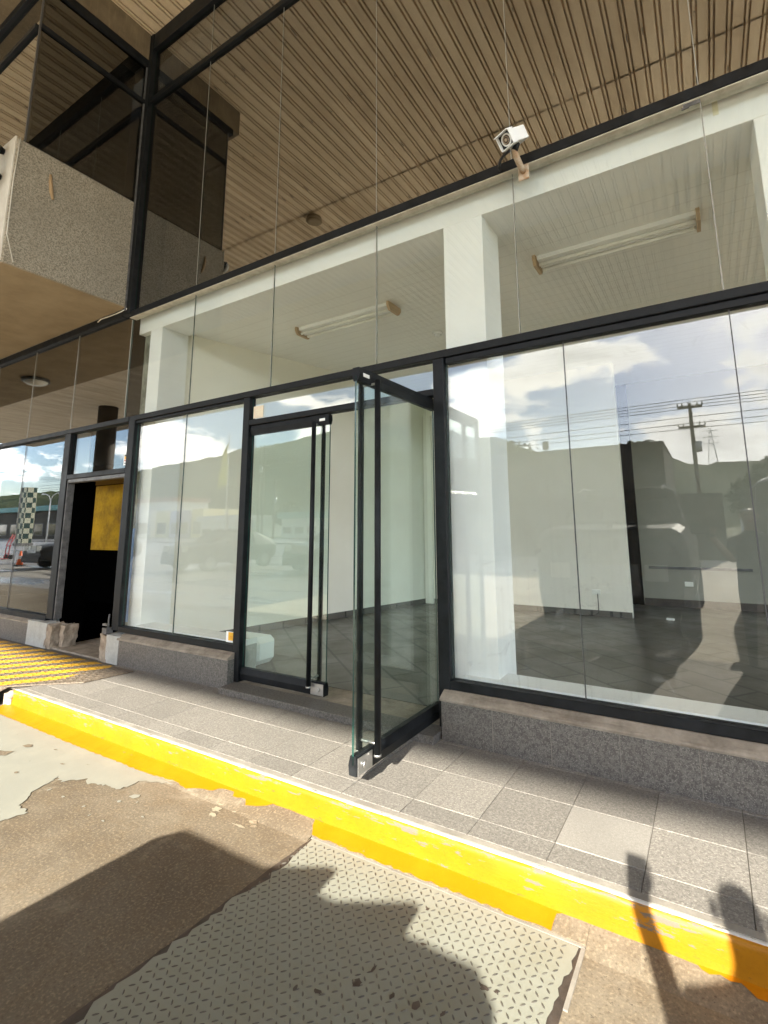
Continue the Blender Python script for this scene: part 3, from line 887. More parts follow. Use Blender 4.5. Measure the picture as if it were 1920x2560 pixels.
# ---- doors
def door(hinge_x, direction, swing, handle_u):
    """leaf built closed along +u from the hinge, then turned about the hinge"""
    W_, Z0, Z1 = .945, .072, 2.280
    e = MB()
    def part(name, mats, fn):
        b = MB(); fn(b)
        bmesh.ops.recalc_face_normals(b.bm, faces=b.bm.faces[:])
        for v in b.bm.verts:
            u, n, z = v.co
            ca, sa = math.cos(swing), math.sin(swing)
            x = (u - .065) * direction; y = n
            v.co = Vector((hinge_x + x * ca - y * sa, y * ca + x * sa, z))
        return b.build(name, mats, shop if name == 'door' else leaf)
    def g(b):
        b.box(.012, -.006, Z0 + .05, W_, .006, Z1 - .05)
        b.bm.normal_update()
        for f in b.bm.faces: f.material_index = 0 if abs(f.normal.y) > .5 else 1
    leaf = None
    leaf = part('door', [M['glass_door'], M['glass_edge']], g)
    def rail(z0, z1):
        def f(b):
            prof = [(-.024, z0), (.024, z0), (.030, (z0 + z1) / 2), (.018, z1), (-.018, z1), (-.030, (z0 + z1) / 2)]
            if z0 > 1: prof = [(-.024, z1), (.024, z1), (.028, (z0 + z1) / 2), (.017, z0), (-.017, z0), (-.028, (z0 + z1) / 2)]
            b.prism_x(prof, .010, W_)
        return f
    part('top_rail', M['frame'], rail(Z1 - .082, Z1))
    part('bottom_rail', M['frame'], rail(Z0, Z0 + .095))
    part('end_plate', M['steel'], lambda b: (b.box(W_ - .13, -.033, Z0 + .004, W_ - .003, -.0275, Z0 + .088, .002), b.cyl((W_ - .055, -.034, Z0 + .045), (W_ - .055, -.046, Z0 + .045), .018, seg=16)))
    part('keyhole', M['lamp_lens'], lambda b: (b.box(W_ - .095, -.031, Z1 - .052, W_ - .035, -.028, Z1 - .030, .001), b.cyl((W_ - .052, -.030, Z1 - .041), (W_ - .052, -.034, Z1 - .041), .007, seg=10)))
    for n in (-.062, .062):
        def h(b, n=n):
            b.cyl((handle_u, n, Z0 + .07), (handle_u, n, Z1 - .055), .0185, seg=16)
        part('handle', M['frame'], h)
        def cap(b, n=n):
            b.cyl((handle_u, n, Z0 + .058), (handle_u, n, Z0 + .07), .020, seg=16)
        part('handle_end', M['steel'], cap)
        for zz_ in (Z0 + .12, Z1 - .075):
            part('standoff', M['steel'], lambda b, zz_=zz_, n=n: b.cyl((handle_u, 0, zz_), (handle_u, n, zz_), .008, seg=8))
    return leaf
door(-.487 + .065, 1, 0.0, .82)
# open leaf: hinged at the right mullion, swung out towards the pavement
d2 = door(1.402, -1, R(89.5), .81)
d2['label'] = 'door leaf swung open over the pavement'

# ================================================================== LEFT NEIGHBOUR
nb = empty('neighbour_shop', (-4, 0, 0), 'shop unit on the left under a deep stucco eave, its doorway open and dark', 'shop')
XL = -2.72
# eave block
b = MB(); b.box(-26, -1.29, 4.0, XL, .0, 5.40, .012); b.build('eave', M['stucco'], nb)
b = MB(); b.box(-26, -1.305, 4.02, XL - .018, -1.288, 5.42, .004); b.build('eave_front', M['band'], nb)
b = MB(); b.box(-26, -1.284, 3.992, XL - .004, -.06, 4.004); b.build('eave_soffit', M['stucco_soffit'], nb)
b = MB(); b.tube([(XL + .006, -.925, 4.90), (XL + .012, -.95, 4.98), (XL + .013, -.965, 5.08), (XL + .007, -.972, 5.17)], [.010, .020, .019, .011], 8)
b.build('rust_stain', M['wood_cap'], nb)
b = MB(); b.tube([(XL + .01, -1.27, 5.40), (XL + .012, -1.285, 4.9), (XL + .015, -1.28, 4.3), (XL + .012, -1.20, 4.03)], .005, 6)
b.tube([(XL + .02, -.04, 4.02), (XL + .03, -.06, 3.97), (XL - .2, -.055, 3.965), (XL - .55, -.06, 3.972), (XL - .62, -.058, 3.95)], .007, 6)
b.build('loose_wire', M['band'], nb)
# upper glazed box standing on the eave
def side_pane(y0, y1, z0, z1):
    b = MB(); b.box(XL - .005, y0, z0, XL + .005, y1, z1)
    b.build('glass_pane', M['glass_side'], nb)
side_pane(-1.222, -.06, 5.40, 6.80); side_pane(-1.222, -.06, 6.86, 7.345)
b = MB(); b.box(XL - .03, -1.225, 6.80, XL + .03, -.06, 6.86, .004); b.build('side_rail', M['frame'], nb)
b = MB(); b.box(XL - .04, -1.30, 7.345, XL + .04, -.06, 7.45, .004); b.build('side_top_rail', M['frame'], nb)
b = MB(); b.box(-26, -1.42, 7.452, XL + .03, -.055, 7.90, .01); b.build('fascia_beam', M['beam_brown'], nb)
b = MB(); b.box(XL - .012, -1.236, 5.40, XL + .012, -1.222, 7.345); b.build('glass_corner', M['joint_dark'], nb)
for k in range(8):
    x1 = XL - .012 - 1.8 * k
    pane('glass_pane', M['glass_film'], nb, x1 - 1.79, x1, 5.42, 6.80, -1.228)
    pane('glass_pane', M['glass_film'], nb, x1 - 1.79, x1, 6.86, 7.345, -1.228)
b = MB(); b.box(-26, -1.262, 6.80, XL - .03, -1.195, 6.86, .004); b.build('front_rail', M['frame'], nb)
b = MB(); b.box(-26, -1.27, 7.345, XL - .05, -1.19, 7.45, .004); b.build('front_top_rail', M['frame'], nb)
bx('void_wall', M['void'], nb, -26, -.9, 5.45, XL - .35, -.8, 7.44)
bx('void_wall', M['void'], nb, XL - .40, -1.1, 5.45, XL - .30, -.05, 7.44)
# ground-floor frame and glass
bx('soffit_channel', M['frame'], nb, -26, -.05, 3.90, -2.80, .04, 3.99, bev=.004)
bx('transom_rail', M['frame'], nb, -26, -.05, 2.56, -2.471, .04, 2.618, bev=.004)
bx('mullion', M['frame'], nb, -3.90, -.045, .30, -3.755, .035, 2.56, bev=.004)
bx('door_head', M['frame'], nb, -3.754, -.045, 1.975, -2.471, .035, 2.032, bev=.004)
bx('door_head', M['frame_worn'], nb, -3.754, -.03, 1.93, -2.471, .05, 1.973, bev=.003)
bx('door_jamb', M['frame_worn'], nb, -2.498, -.03, .30, -2.471, .05, 1.93, bev=.003)
bx('door_jamb', M['frame_worn'], nb, -3.754, -.03, .30, -3.735, .05, 1.93, bev=.003)
bx('bottom_rail', M['frame'], nb, -26, -.05, .25, -3.90, .04, .33, bev=.004)
pane('glass_pane', M['glass'], nb, -3.755, -2.471, 2.034, 2.558)
gx = [-3.90, -5.06, -6.3, -7.6, -9.0, -10.5, -12.0]
for a_, c_ in zip(gx, gx[1:]):
    pane('glass_pane', M['glass_film'] if False else M['glass'], nb, c_ + .003, a_ - .003, .33, 2.555)
    bx('glass_joint', M['joint_dark'], nb, c_ - .004, -.0068, .33, c_ + .004, .0068, 2.555)
gx = [-2.653, -3.878, -5.07, -6.3, -7.6, -9.0, -10.5, -12.0]
for a_, c_ in zip(gx, gx[1:]):
    pane('glass_pane', M['glass_upper'], nb, c_ + .003, a_ - .003, 2.62, 3.90)
    bx('glass_joint', M['joint'], nb, c_ - .004, -.0068, 2.62, c_ + .004, .0068, 3.90)
# plinth
b = MB(); b.box(-26, -.112, -.05, -4.18, .03, .235, .002); b.build('plinth', M['granite'], nb)
b = MB(); b.prism_x([(.03, .236), (-.118, .236), (-.115, .248), (-.05, .27), (.03, .272)], -26, -4.16); b.build('sill', M['sill'], nb)


def rough_block(name, x0, y0, z0, x1, y1, z1, mat, amp, par, cuts=7, seed=1.0):
    b = MB(); b.box(x0, y0, z0, x1, y1, z1)
    bmesh.ops.subdivide_edges(b.bm, edges=b.bm.edges[:], cuts=cuts, use_grid_fill=True)
    for v in b.bm.verts:
        n = mnoise.noise_vector(v.co * 14 + Vector((seed, seed * 2, 0)))
        n2 = mnoise.noise_vector(v.co * 40 + Vector((0, seed, 5)))
        v.co += n * amp + n2 * amp * .4
    return b.build(name, mat, par)
rough_block('jamb_block', -4.175, -.115, -.04, -3.70, .02, .275, M['concrete_jamb'], .004, nb)
rough_block('broken_jamb', -3.72, -.11, -.04, -3.60, .06, .262, M['concrete_raw'], .018, nb, seed=3.1)
rough_block('broken_jamb', -3.57, -.03, -.04, -3.48, .12, .25, M['concrete_raw'], .016, nb, seed=5.1)
rough_block('jamb_block', -2.42, -.112, -.04, -2.195, .02, .268, M['concrete_jamb'], .005, nb, seed=7.7)
rough_block('broken_jamb', -2.55, -.108, -.04, -2.41, .05, .258, M['concrete_raw'], .016, nb, seed=9.3)
b = MB(); b.tube([(-2.50, -.06, .29), (-2.505, -.06, .40), (-2.495, -.06, .46)], .008, 6); b.box(-2.58, -.08, .34, -2.50, -.05, .362); b.box(-2.56, -.09, .265, -2.48, -.02, .32)
b.build('door_pivot', M['frame_worn'], nb)
# interior
bx('doorway_floor', M['sill'], nb, -3.62, -.09, -.04, -2.5, 2.2, .012)
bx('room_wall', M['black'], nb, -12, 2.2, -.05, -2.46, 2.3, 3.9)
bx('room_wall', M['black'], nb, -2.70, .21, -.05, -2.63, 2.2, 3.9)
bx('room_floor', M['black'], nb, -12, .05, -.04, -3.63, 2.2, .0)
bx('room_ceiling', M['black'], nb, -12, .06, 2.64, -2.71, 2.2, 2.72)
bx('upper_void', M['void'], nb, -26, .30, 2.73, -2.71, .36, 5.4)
bx('yellow_board', M['yellow_wall'], nb, -5.12, 1.0, 1.05, -3.6, 1.03, 2.02)
bx('brown_board', M['orange_wall'], nb, -5.15, .6, 2.035, -3.2, 1.03, 2.06)
bx('inner_column', M['white'], nb, -4.17, .10, .02, -3.93, .28, 2.63)
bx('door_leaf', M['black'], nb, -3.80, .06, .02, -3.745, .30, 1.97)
bx('blue_board', M['blue'], nb, -2.57, .12, .35, -2.45, .15, 1.36)

# ================================================================== CANOPY
cano = empty('canopy', (-8, -7, 7.85), 'large ribbed metal canopy roof high above the forecourt', 'canopy')
CX0, CX1, CY, CZ = -42.0, 12.0, -14.55, 7.85
SEAM = -3.88
def deck(y0, y1, z, x0=CX0, x1=CX1):
    b = MB()
    prof = []
    x = x0; per = .2
    while x < x1 - per:
        prof += [(x, 0), (x + .116, 0), (x + .119, .065), (x + .139, .065), (x + .142, .002), (x + .170, .002), (x + .173, .065), (x + .193, .065), (x + .196, 0)]
        x += per
    prof.append((x, 0))
    A = [b.bm.verts.new((px, y0, z + pz)) for px, pz in prof]
    B = [b.bm.verts.new((px, y1, z + pz)) for px, pz in prof]
    A2 = [b.bm.verts.new((px, y0, z + .08)) for px, pz in (prof[0], prof[-1])]
    B2 = [b.bm.verts.new((px, y1, z + .08)) for px, pz in (prof[0], prof[-1])]
    for i in range(len(prof) - 1): b.bm.faces.new((A[i], B[i], B[i + 1], A[i + 1]))
    b.bm.faces.new((A2[0], A2[1], B2[1], B2[0]))
    return b.build('soffit_sheet', M['deck'], cano, normals=False)
deck(SEAM + .0, .0, CZ)
deck(CY, SEAM - .001, CZ - .022)
b = MB(); b.box(CX0, CY - .08, CZ - .03, CX1, CY - .002, CZ + .75, .01); b.build('fascia', M['band'], cano)
b = MB(); b.box(CX0, CY, CZ + .082, CX1, .3, CZ + .12); b.build('roof_sheet', M['galv'], cano)
b = MB()
rs = random.Random(3)
for i in range(46):
    for yy in (-1.0, -2.2, -3.4, -4.6, -6.2):
        if rs.random() < .55: 
            x = -6 + .2 * i * 1.2
            x = CX0 + round((x - CX0) / .2) * .2 + .162
            b.cyl((x, yy + rs.random() * .2, CZ + (.004 if yy > SEAM else -.018)), (x, yy + .05, CZ + (-.006 if yy > SEAM else -.028)), .0055, seg=6)
b.build('fixing_screw', M['steel_dark'], cano)
b = MB(); b.cyl((-24.1, -10.75, ZG), (-24.1, -10.75, CZ - .02), .46, seg=28); b.build('pillar', M['pillar'], cano)
# round fittings under the canopy and under the eave
t_ = empty('ceiling_lamp', (-3.5, -4.03, CZ), 'round tan lamp fitting under the ribbed canopy', 'lamp')
b = MB(); b.cyl((-3.5, -4.03, CZ - .03), (-3.5, -4.03, CZ - .11), .15, .17, 24); b.build('housing', M['stucco_soffit'], t_)
b = MB(); b.cyl((-3.5, -4.03, CZ - .111), (-3.5, -4.03, CZ - .15), .16, .10, 24); b.build('lens', M['stucco_soffit'], t_)
t_ = empty('ceiling_lamp', (-6.9, -.73, 3.99), 'oval lamp with a pale lens under the stucco eave', 'lamp')
b = MB(); b.cyl((-6.9, -.73, 3.99), (-6.9, -.73, 3.94), .20, .21, 24); b.build('housing', M['frame_worn'], t_)
b = MB(); b.ellipsoid((-6.9, -.73, 3.94), (.18, .18, .07)); b.build('lens', M['lamp_lens'], t_)
# twin floodlight on the front of the eave
t_ = empty('floodlight', (-2.97, -1.34, 5.2), 'twin round lamp fixed to the front of the stucco eave', 'floodlight')
for zz_ in (5.32, 5.02):
    b = MB(); b.cyl((-2.97, -1.31, zz_), (-2.97, -1.37, zz_), .03, .05, 12); b.cyl((-2.97, -1.37, zz_), (-2.93, -1.46, zz_ - .03), .05, .10, 16); b.build('lamp_head', M['frame'], t_)
    b = MB(); b.ellipsoid((-2.925, -1.465, zz_ - .03), (.085, .03, .085), 14, 8); b.build('lamp_lens', M['lamp_lens'], t_)

# ================================================================== SHOP THINGS
def tube_light(x0, x1, y, label, dy=.0):
    z = 3.73
    t = empty('tube_light', ((x0 + x1) / 2, y, z), label, 'ceiling light', 'tube lights on the shop ceiling')
    bx('housing', M['white'], t, x0, y - .10, z - .045, x1, y + .10, z - .002, bev=.006)
    for k in (-.055, .055):
        b = MB(); b.cyl((x0 + .01, y + k, z - .072), (x1 - .01, y + k, z - .072), .017, seg=12); b.build('tube', M['tube'], t)
    bx('reflector', M['white'], t, x0 + .01, y - .012, z - .075, x1 - .01, y + .012, z - .046)
    for xx in (x0 - .035, x1 - .005):
        b = MB()
        pf = [(y - .125, z - .004), (y + .125, z - .004), (y + .125, z - .045), (y + .09, z - .092), (y - .09, z - .092), (y - .125, z - .045)]
        b.prism_x(pf, xx, xx + .028); b.build('end_cap', M['wood_cap'], t)
tube_light(-.93, .36, 1.12, 'twin tube light with tan ends on the ceiling above the glass doors')
tube_light(2.0, 3.25, 1.06, 'twin tube light with rusty ends on the ceiling of the right bay')
b = MB(); b.cyl((.41, 2.07, 3.73), (.41, 2.07, 3.70), .065, .06, 18); b.cyl((.41, 2.07, 3.70), (.41, 2.07, 3.675), .05, .025, 18)
tag(b.build('smoke_detector', M['white']), 'small white round smoke detector on the shop ceiling', 'detector')

# CCTV camera on the upper rail
cc_ = empty('security_camera', (2.21, -.06, 3.84), 'white box security camera on a rusty bracket on the upper black rail', 'camera')
hd = Vector((2.225, -.25, 3.915))
f_ = Vector((-.33, -.73, -.60)).normalized(); r_ = f_.cross(Vector((0, 0, 1))).normalized(); u_ = r_.cross(f_).normalized()
b = MB(); b.obox(hd, (f_, r_, u_), (.088, .050, .044), .005)
b.build('body', M['white'], cc_)
b = MB()
ft = hd + f_ * .086
b.obox(ft + u_ * .046 + f_ * .012, (f_, r_, u_), (.04, .054, .0025))
for s_ in (-1, 1): b.obox(ft + r_ * .0525 * s_ + f_ * .008, (f_, r_, u_), (.024, .0025, .0435))
b.obox(ft - u_ * .046 + f_ * .006, (f_, r_, u_), (.022, .054, .0025))
b.build('hood', M['white'], cc_)
b = MB(); b.obox(ft + f_ * .004, (f_, r_, u_), (.003, .049, .043)); b.build('faceplate', M['frame'], cc_)
b = MB()
c0 = ft + f_ * .008
pts = [c0 + (r_ * math.cos(a_) + u_ * math.sin(a_)) * .034 for a_ in [2 * math.pi * i / 28 for i in range(29)]]
b.tube(pts, .0060, 6); b.build('lens_ring', M['white'], cc_)
b = MB(); b.cyl(c0, c0 + f_ * .006, .028, .022, 20)
b.build('lens', M['steel_dark'], cc_)
b = MB()
for i in range(14):
    a_ = 2 * math.pi * i / 14
    b.ellipsoid(tuple(c0 + f_ * .007 + (r_ * math.cos(a_) + u_ * math.sin(a_)) * .021), (.0035, .004, .004), 6, 5)
b.ellipsoid(tuple(c0 + f_ * .006), (.011, .011, .011), 10, 8)
b.build('led_ring', M['rust'], cc_)
b = MB()
b.tube([hd - u_ * .042, (2.215, -.225, 3.835)], .022, 10); b.build('swivel', M['frame'], cc_)
b = MB()
b.tube([(2.215, -.235, 3.85), (2.215, -.19, 3.815), (2.22, -.12, 3.79), (2.225, -.075, 3.77)], [.017, .021, .021, .018], 10)
b.box(2.185, -.072, 3.72, 2.26, -.058, 3.835, .004)
b.build('bracket', M['rust'], cc_)
b = MB(); b.tube([(2.19, -.25, 3.83), (2.14, -.22, 3.84), (2.09, -.16, 3.86), (2.055, -.09, 3.875), (2.05, -.055, 3.87)], .010, 8); b.build('cable', M['rubber'], cc_)

# stickers
def sticker(x0, z0, x1, z1, mats, label, inner, y=-.0065):
    b = MB(); b.box(x0, y - .0012, z0, x1, y, z1)
    for (a0, c0_, a1, c1_, mi) in inner:
        b.box(x0 + (x1 - x0) * a0, y - .002, z0 + (z1 - z0) * c0_, x0 + (x1 - x0) * a1, y - .0013, z0 + (z1 - z0) * c1_, 0, mi)
    return tag(b.build('sticker', mats), label, 'sticker', 'stickers on the glazing')
sticker(-.700, .352, -.592, .442, [M['white'], M['sticker_y'], M['orange']], 'white sticker with an orange square at the foot of the left shop pane', [(.28, .18, .95, .95, 1), (.45, .4, .8, .46, 2), (.45, .55, .8, .6, 2)])
sticker(-.468, 2.355, -.340, 2.470, [M['paper'], M['tape']], 'cream paper notice taped to the glass above the closed door leaf', [(.2, .62, .75, .68, 1), (.2, .45, .85, .5, 1), (.2, .3, .6, .35, 1)])
sticker(-2.575, 2.07, -2.485, 2.20, [M['white'], M['red'], M['sticker_y'], M['frame']], 'small red and yellow warning sticker in the fanlight of the dark doorway', [(.12, .78, .92, .93, 3), (.12, .52, .92, .76, 2), (.12, .36, .92, .46, 1), (.2, .12, .85, .2, 3)])
b = MB(); b.box(3.365, .0925, 3.80, 3.395, .0955, 3.90); tag(b.build('tape_strip', M['tape']), 'strip of yellowed tape on the white beam above the right bay', 'tape')
b = MB(); b.box(3.21, -.062, 3.80, 3.30, -.058, 3.825); b.box(3.20, -.064, 3.793, 3.24, -.056, 3.805)
tag(b.build('hanging_flashing', M['frame_worn']), 'loose dark strip hanging below the upper black rail at the right', 'strip')
b = MB(); b.prism(blob(2.55, 4.6, .05, .035, 8, 4), .052, .075); tag(b.build('paper_scrap', M['white']), 'crumpled white scrap on the dark shop floor', 'litter')

# ================================================================== ENVIRONMENT SEEN IN THE GLASS
# wooded hills across the road
prof = [(-1500, 40), (-1100, 46), (-855, 47.7), (-674, 49), (-518, 48), (-440, 63), (-354, 66), (-313, 70), (-261, 73), (-233, 76), (-200, 80), (-165, 74), (-117, 59), (-107, 57.5), (-89, 47), (-64, 42), (-14, 37.5), (0, 32), (12, 32), (30, 31.5), (90, 40), (200, 58), (420, 62), (900, 50), (1400, 40)]
def ridge(x):
    for (a_, ha), (c_, hc) in zip(prof, prof[1:]):
        if a_ <= x <= c_:
            return ha + (hc - ha) * (x - a_) / (c_ - a_)
    return 40
hr = random.Random(21)
b = MB(); grid = []
X = [-1450 + 6 * i for i in range(475)]
for j in range(26):
    t = j / 25
    y = -140 - 330 * t
    row = []
    for x in X:
        h = ridge(x + mnoise.noise(Vector((x * .02, 0, 1))) * 10)
        k = math.sin(min(1, t / .485) * math.pi / 2) ** 1.3 if t < .485 else max(0, 1 - (t - .485) * 1.2)
        bump = mnoise.noise(Vector((x * .05, y * .05, 0))) * 3.0 + mnoise.noise(Vector((x * .22, y * .22, 4))) * 1.8 + hr.gauss(0, .75)
        row.append(b.bm.verts.new((x, y, ZG - 1 + (h - 1) * k + bump * k)))
    grid.append(row)
for a_, c_ in zip(grid, grid[1:]):
    for i in range(len(X) - 1):
        f = b.bm.faces.new((a_[i], a_[i + 1], c_[i + 1], c_[i])); f.smooth = True
tag(b.build('hills', M['hill'], normals=True), kind='structure')

# dark walled building opposite
bd = empty('utility_building', (-3, -23, ZG), 'dark flat roofed building reflected in the right shop window', 'building')
bx('wall', M['dark_wall'], bd, -9.5, -27, ZG, 1.71, -20, 4.70)
bx('wall', M['dark_wall'], bd, 1.712, -26, ZG, 3.66, -20.02, 2.50)
bx('parapet', M['dark_wall'], bd, -9.55, -27.05, 4.70, 1.75, -19.95, 4.78)
t_ = empty('rooftop_floodlight', (-3.32, -20.2, 4.78), 'floodlight on a short post on the dark flat roof', 'floodlight')
b = MB(); b.cyl((-3.32, -20.2, 4.78), (-3.32, -20.2, 4.95), .03); b.build('post', M['galv'], t_)
b = MB(); b.box(-3.45, -20.28, 4.88, -3.18, -20.12, 5.26, .01); b.build('lamp_head', M['frame_worn'], t_)

# utility poles
def crossarm_pole(x, y, h, label, arms, twin=False):
    t = empty('utility_pole', (x, y, ZG), label, 'utility pole')
    b = MB(); b.cyl((x, y, ZG), (x, y, h), .17, .11, 10); b.build('pole', M['wood_pole'], t)
    if twin:
        b = MB(); b.cyl((x + .75, y, ZG), (x + .75, y, h), .15, .11, 10); b.build('pole', M['wood_pole'], t)
    for z, L in arms:
        b = MB(); b.box(x - L + (.37 if twin else 0), y - .06, z - .06, x + L + (.37 if twin else 0), y + .06, z + .06); b.build('crossarm', M['wood_pole'], t)
        b = MB()
        for k in (-1, -.6, .6, 1):
            xx = x + (.37 if twin else 0) + k * L
            b.cyl((xx, y, z + .06), (xx, y, z + .30), .05, .03, 8)
        b.build('insulator', M['steel_dark'], t)
    b = MB(); b.cyl((x + .28, y + .05, h - 3.4), (x + .28, y + .05, h - 2.7), .2, seg=12); b.build('transformer', M['galv'], t)
crossarm_pole(2.7, -35, 9.45, 'timber pole with two rows of insulators reflected beside the dark building', [(9.2, .75), (7.8, .8)])
crossarm_pole(-44.9, -40, 11.6, 'tall twin timber pole with crossarms reflected in the closed glass door', [(11.3, 1.9), (9.0, 1.6)], True)
crossarm_pole(-49.5, -47, 8.2, 'shorter timber pole behind the twin pole in the door reflection', [(8.0, .9)])
# overhead wires
for k, (z, y) in enumerate([(9.75, -35.0), (9.45, -34.6), (9.40, -35.4), (9.15, -35.2), (8.45, -34.7), (8.05, -35.0), (7.75, -35.3)]):
    b = MB()
    b.tube([(-90 + 4 * i, y, z + .9 * ((((-90 + 4 * i) + 44) / 47) ** 2 - 1) * (.35 if -91 < -90 + 4 * i < 3 else 0) + (.0)) for i in range(24)] + [(2.7, y, z)] + [(8 + 8 * i, y, z - .25 * math.sin(min(1, i / 6) * math.pi)) for i in range(8)], .022, 5)
    tag(b.build('overhead_wire', M['rubber']), 'thin black overhead wire along the far side of the road', 'wire', 'overhead wires along the road')
# flagpole
t_ = empty('flagpole', (-32.1, -25, ZG), 'white flagpole with a limp yellow green flag reflected in the left shop pane', 'flagpole')
b = MB(); b.cyl((-32.1, -25, ZG), (-32.1, -25, 9.3), .06, .03, 10); b.ellipsoid((-32.1, -25, 9.35), (.07, .07, .07), 8, 6); b.build('pole', M['paint_a'], t_)
b = MB()
rows_ = []
for i in range(13):
    z = 8.6 - .30 * i
    wd = .16 + .75 * math.sin(min(1, (i + 1) / 11) * math.pi * .72) * (1 - .045 * i)
    rows_.append([b.bm.verts.new((-32.15 - wd * u - .09 * i * (u > .0) * .6, -25 + .12 * math.sin(u * 9 + i * .5), z - .35 * u)) for u in (0, .25, .5, .75, 1)])
for a_, c_ in zip(rows_, rows_[1:]):
    for k in range(4): f = b.bm.faces.new((a_[k], a_[k + 1], c_[k + 1], c_[k])); f.smooth = True
r_ = bmesh.ops.solidify(b.bm, geom=b.bm.faces[:], thickness=.01)
b.build('flag', M['flag'], t_)
# hilltop pylon
def pylon(x, y, z, h, label):
    b = MB()
    for sx, sy in ((-1, -1), (1, -1), (1, 1), (-1, 1)):
        b.cyl((x + sx * h * .11, y + sy * h * .11, z), (x + sx * .3, y + sy * .3, z + h), .18, .12, 5)
    for k in range(6):
        zz_ = z + h * k / 6; w_ = h * .11 * (1 - k / 6) + .3
        b.cyl((x - w_, y - w_, zz_), (x + w_ * .85, y - w_ * .85, zz_ + h / 6), .08, .08, 4)
        b.cyl((x + w_, y - w_, zz_), (x - w_ * .85, y - w_ * .85, zz_ + h / 6), .08, .08, 4)
    for k in (.62, .78, .93):
        b.box(x - h * .17, y - .15, z + h * k, x + h * .17, y + .15, z + h * k + .25)
    tag(b.build('pylon', M['galv']), label, 'pylon')
pylon(-252, -300, 70, 17, 'lattice pylon on the hilltop reflected above the closed door leaf')
pylon(8, -300, 29, 22, 'lattice pylon on the low ridge right of the dark building reflection')

# low commercial buildings across the road
def low_building(x0, x1, y, h, wall, label, roof=None, bays=3, depth=9, door_=True):
    t = empty('low_building', ((x0 + x1) / 2, y, ZG), label, 'building')
    bx('wall', M[wall], t, x0, y - depth, ZG, x1, y, h)
    if roof: bx('roof', M[roof], t, x0 - .4, y - depth - .4, h, x1 + .4, y + .6, h + .9, bev=.05)
    w_ = (x1 - x0) / bays
    for k in range(bays):
        o = bx('window', M['frame_worn'], t, x0 + w_ * (k + .15), y + .003, ZG + .6, x0 + w_ * (k + .85), y + .06, min(h * .55, 2.6))
        bx('pane', M['car_glass'], o, x0 + w_ * (k + .19), y + .061, ZG + .7, x0 + w_ * (k + .81), y + .07, min(h * .55, 2.6) - .1)
    return t
low_building(-98, -83.6, -50, 4.6, 'paint_a', 'long white low building at the far left of the opposite row')
low_building(-82.0, -78.4, -50, 4.5, 'paint_b', 'cream fronted low building in the opposite row', bays=1)
low_building(-77.9, -72.4, -50, 4.4, 'paint_c', 'violet fronted low building in the opposite row', bays=2)
low_building(-71.9, -69, -50, 4.6, 'paint_b', 'narrow cream low building beside the violet one', bays=1)
low_building(-68.1, -58.9, -49, 2.4, 'paint_a', 'small white house with a pale flat roof across the road', 'paint_a')
low_building(-51, -44, -50, 2.6, 'paint_a', 'white kiosk with a teal green fascia across the road', 'teal')
low_building(-118, -94, -40, 4.8, 'dark_wall', 'dark building with a broad teal fascia reflected in the far left window', 'teal', 5)
low_building(-135, -96, -62, 7.2, 'paint_a', 'pale building with a wide red roof behind the teal fascia', 'roof', 6)
low_building(-36, -20, -58, 3.4, 'paint_a', 'pale warehouse behind the flagpole across the road', 'galv', 5)
low_building(6, 16, -52, 3.2, 'paint_a', 'pale shed behind the trees at the right across the road', 'galv', 3)
# chequered pillar, street lamp, hedge
t_ = empty('chequered_pillar', (-58, -20.8, ZG), 'green and cream chequered pillar reflected in the far left window', 'pillar')
b = MB(); b.box(-58.8, -21.4, ZG, -57.35, -20.4, 5.8, .05); b.build('shaft', M['checker'], t_)
b = MB(); b.box(-58.9, -21.5, ZG, -57.25, -20.3, ZG + .25, .03); b.build('base', M['nosing'], t_)
t_ = empty('street_lamp', (-68.9, -27.6, ZG), 'white twin armed street lamp beside the chequered pillar', 'street lamp')
b = MB(); b.cyl((-68.9, -27.6, ZG), (-68.9, -27.6, 5.2), .09, .06, 10); b.build('pole', M['paint_a'], t_)
for s_ in (-1, 1):
    b = MB(); b.tube([(-68.9, -27.6, 5.1), (-68.9 + .5 * s_, -27.6, 5.7), (-68.9 + 1.3 * s_, -27.6, 5.95), (-68.9 + 2.4 * s_, -27.6, 6.0)], [.06, .05, .05, .09], 8); b.build('arm', M['paint_a'], t_)


def leafy(name, blobs, n, size, label, cat, trunk=None, group=None, seed=1):
    """crown of many leaf-sized faces spread through several lobes, with trunk and limbs"""
    rnd_ = random.Random(seed)
    t = empty(name, (blobs[0][0], blobs[0][1], ZG), label, cat, group)
    b = MB()
    for k in range(n):
        cx, cy, cz, rx, ry, rz = blobs[rnd_.randrange(len(blobs))]
        v = Vector((rnd_.gauss(0, 1), rnd_.gauss(0, 1), rnd_.gauss(0, 1))).normalized() * (rnd_.random() ** .4)
        c = Vector((cx + v.x * rx, cy + v.y * ry, cz + v.z * rz))
        a_ = Vector((rnd_.gauss(0, 1), rnd_.gauss(0, 1), rnd_.gauss(0, 1))).normalized(); c_ = a_.orthogonal().normalized()
        s_ = size * (.6 + rnd_.random() * .8)
        b.quad([c - a_ * s_, c + c_ * s_ * .5, c + a_ * s_, c - c_ * s_ * .5])
    b.build('crown', M['leaf'], t, normals=False)
    if trunk:
        b = MB()
        x, y, h, r = trunk
        b.tube([(x, y, ZG), (x + .05, y, h * .5), (x, y + .05, h)], [r, r * .8, r * .5], 8)
        for cx, cy, cz, *_ in blobs: b.tube([(x, y, h * .6), (cx, cy, cz)], [r * .4, r * .15], 6)
        b.build('trunk', M['bark'], t)
    return t
leafy('hedge', [(-66 + 2.2 * i, -29, .35, 1.5, .7, .55) for i in range(6)], 2600, .16, 'low green hedge along the road beside the chequered pillar', 'hedge')
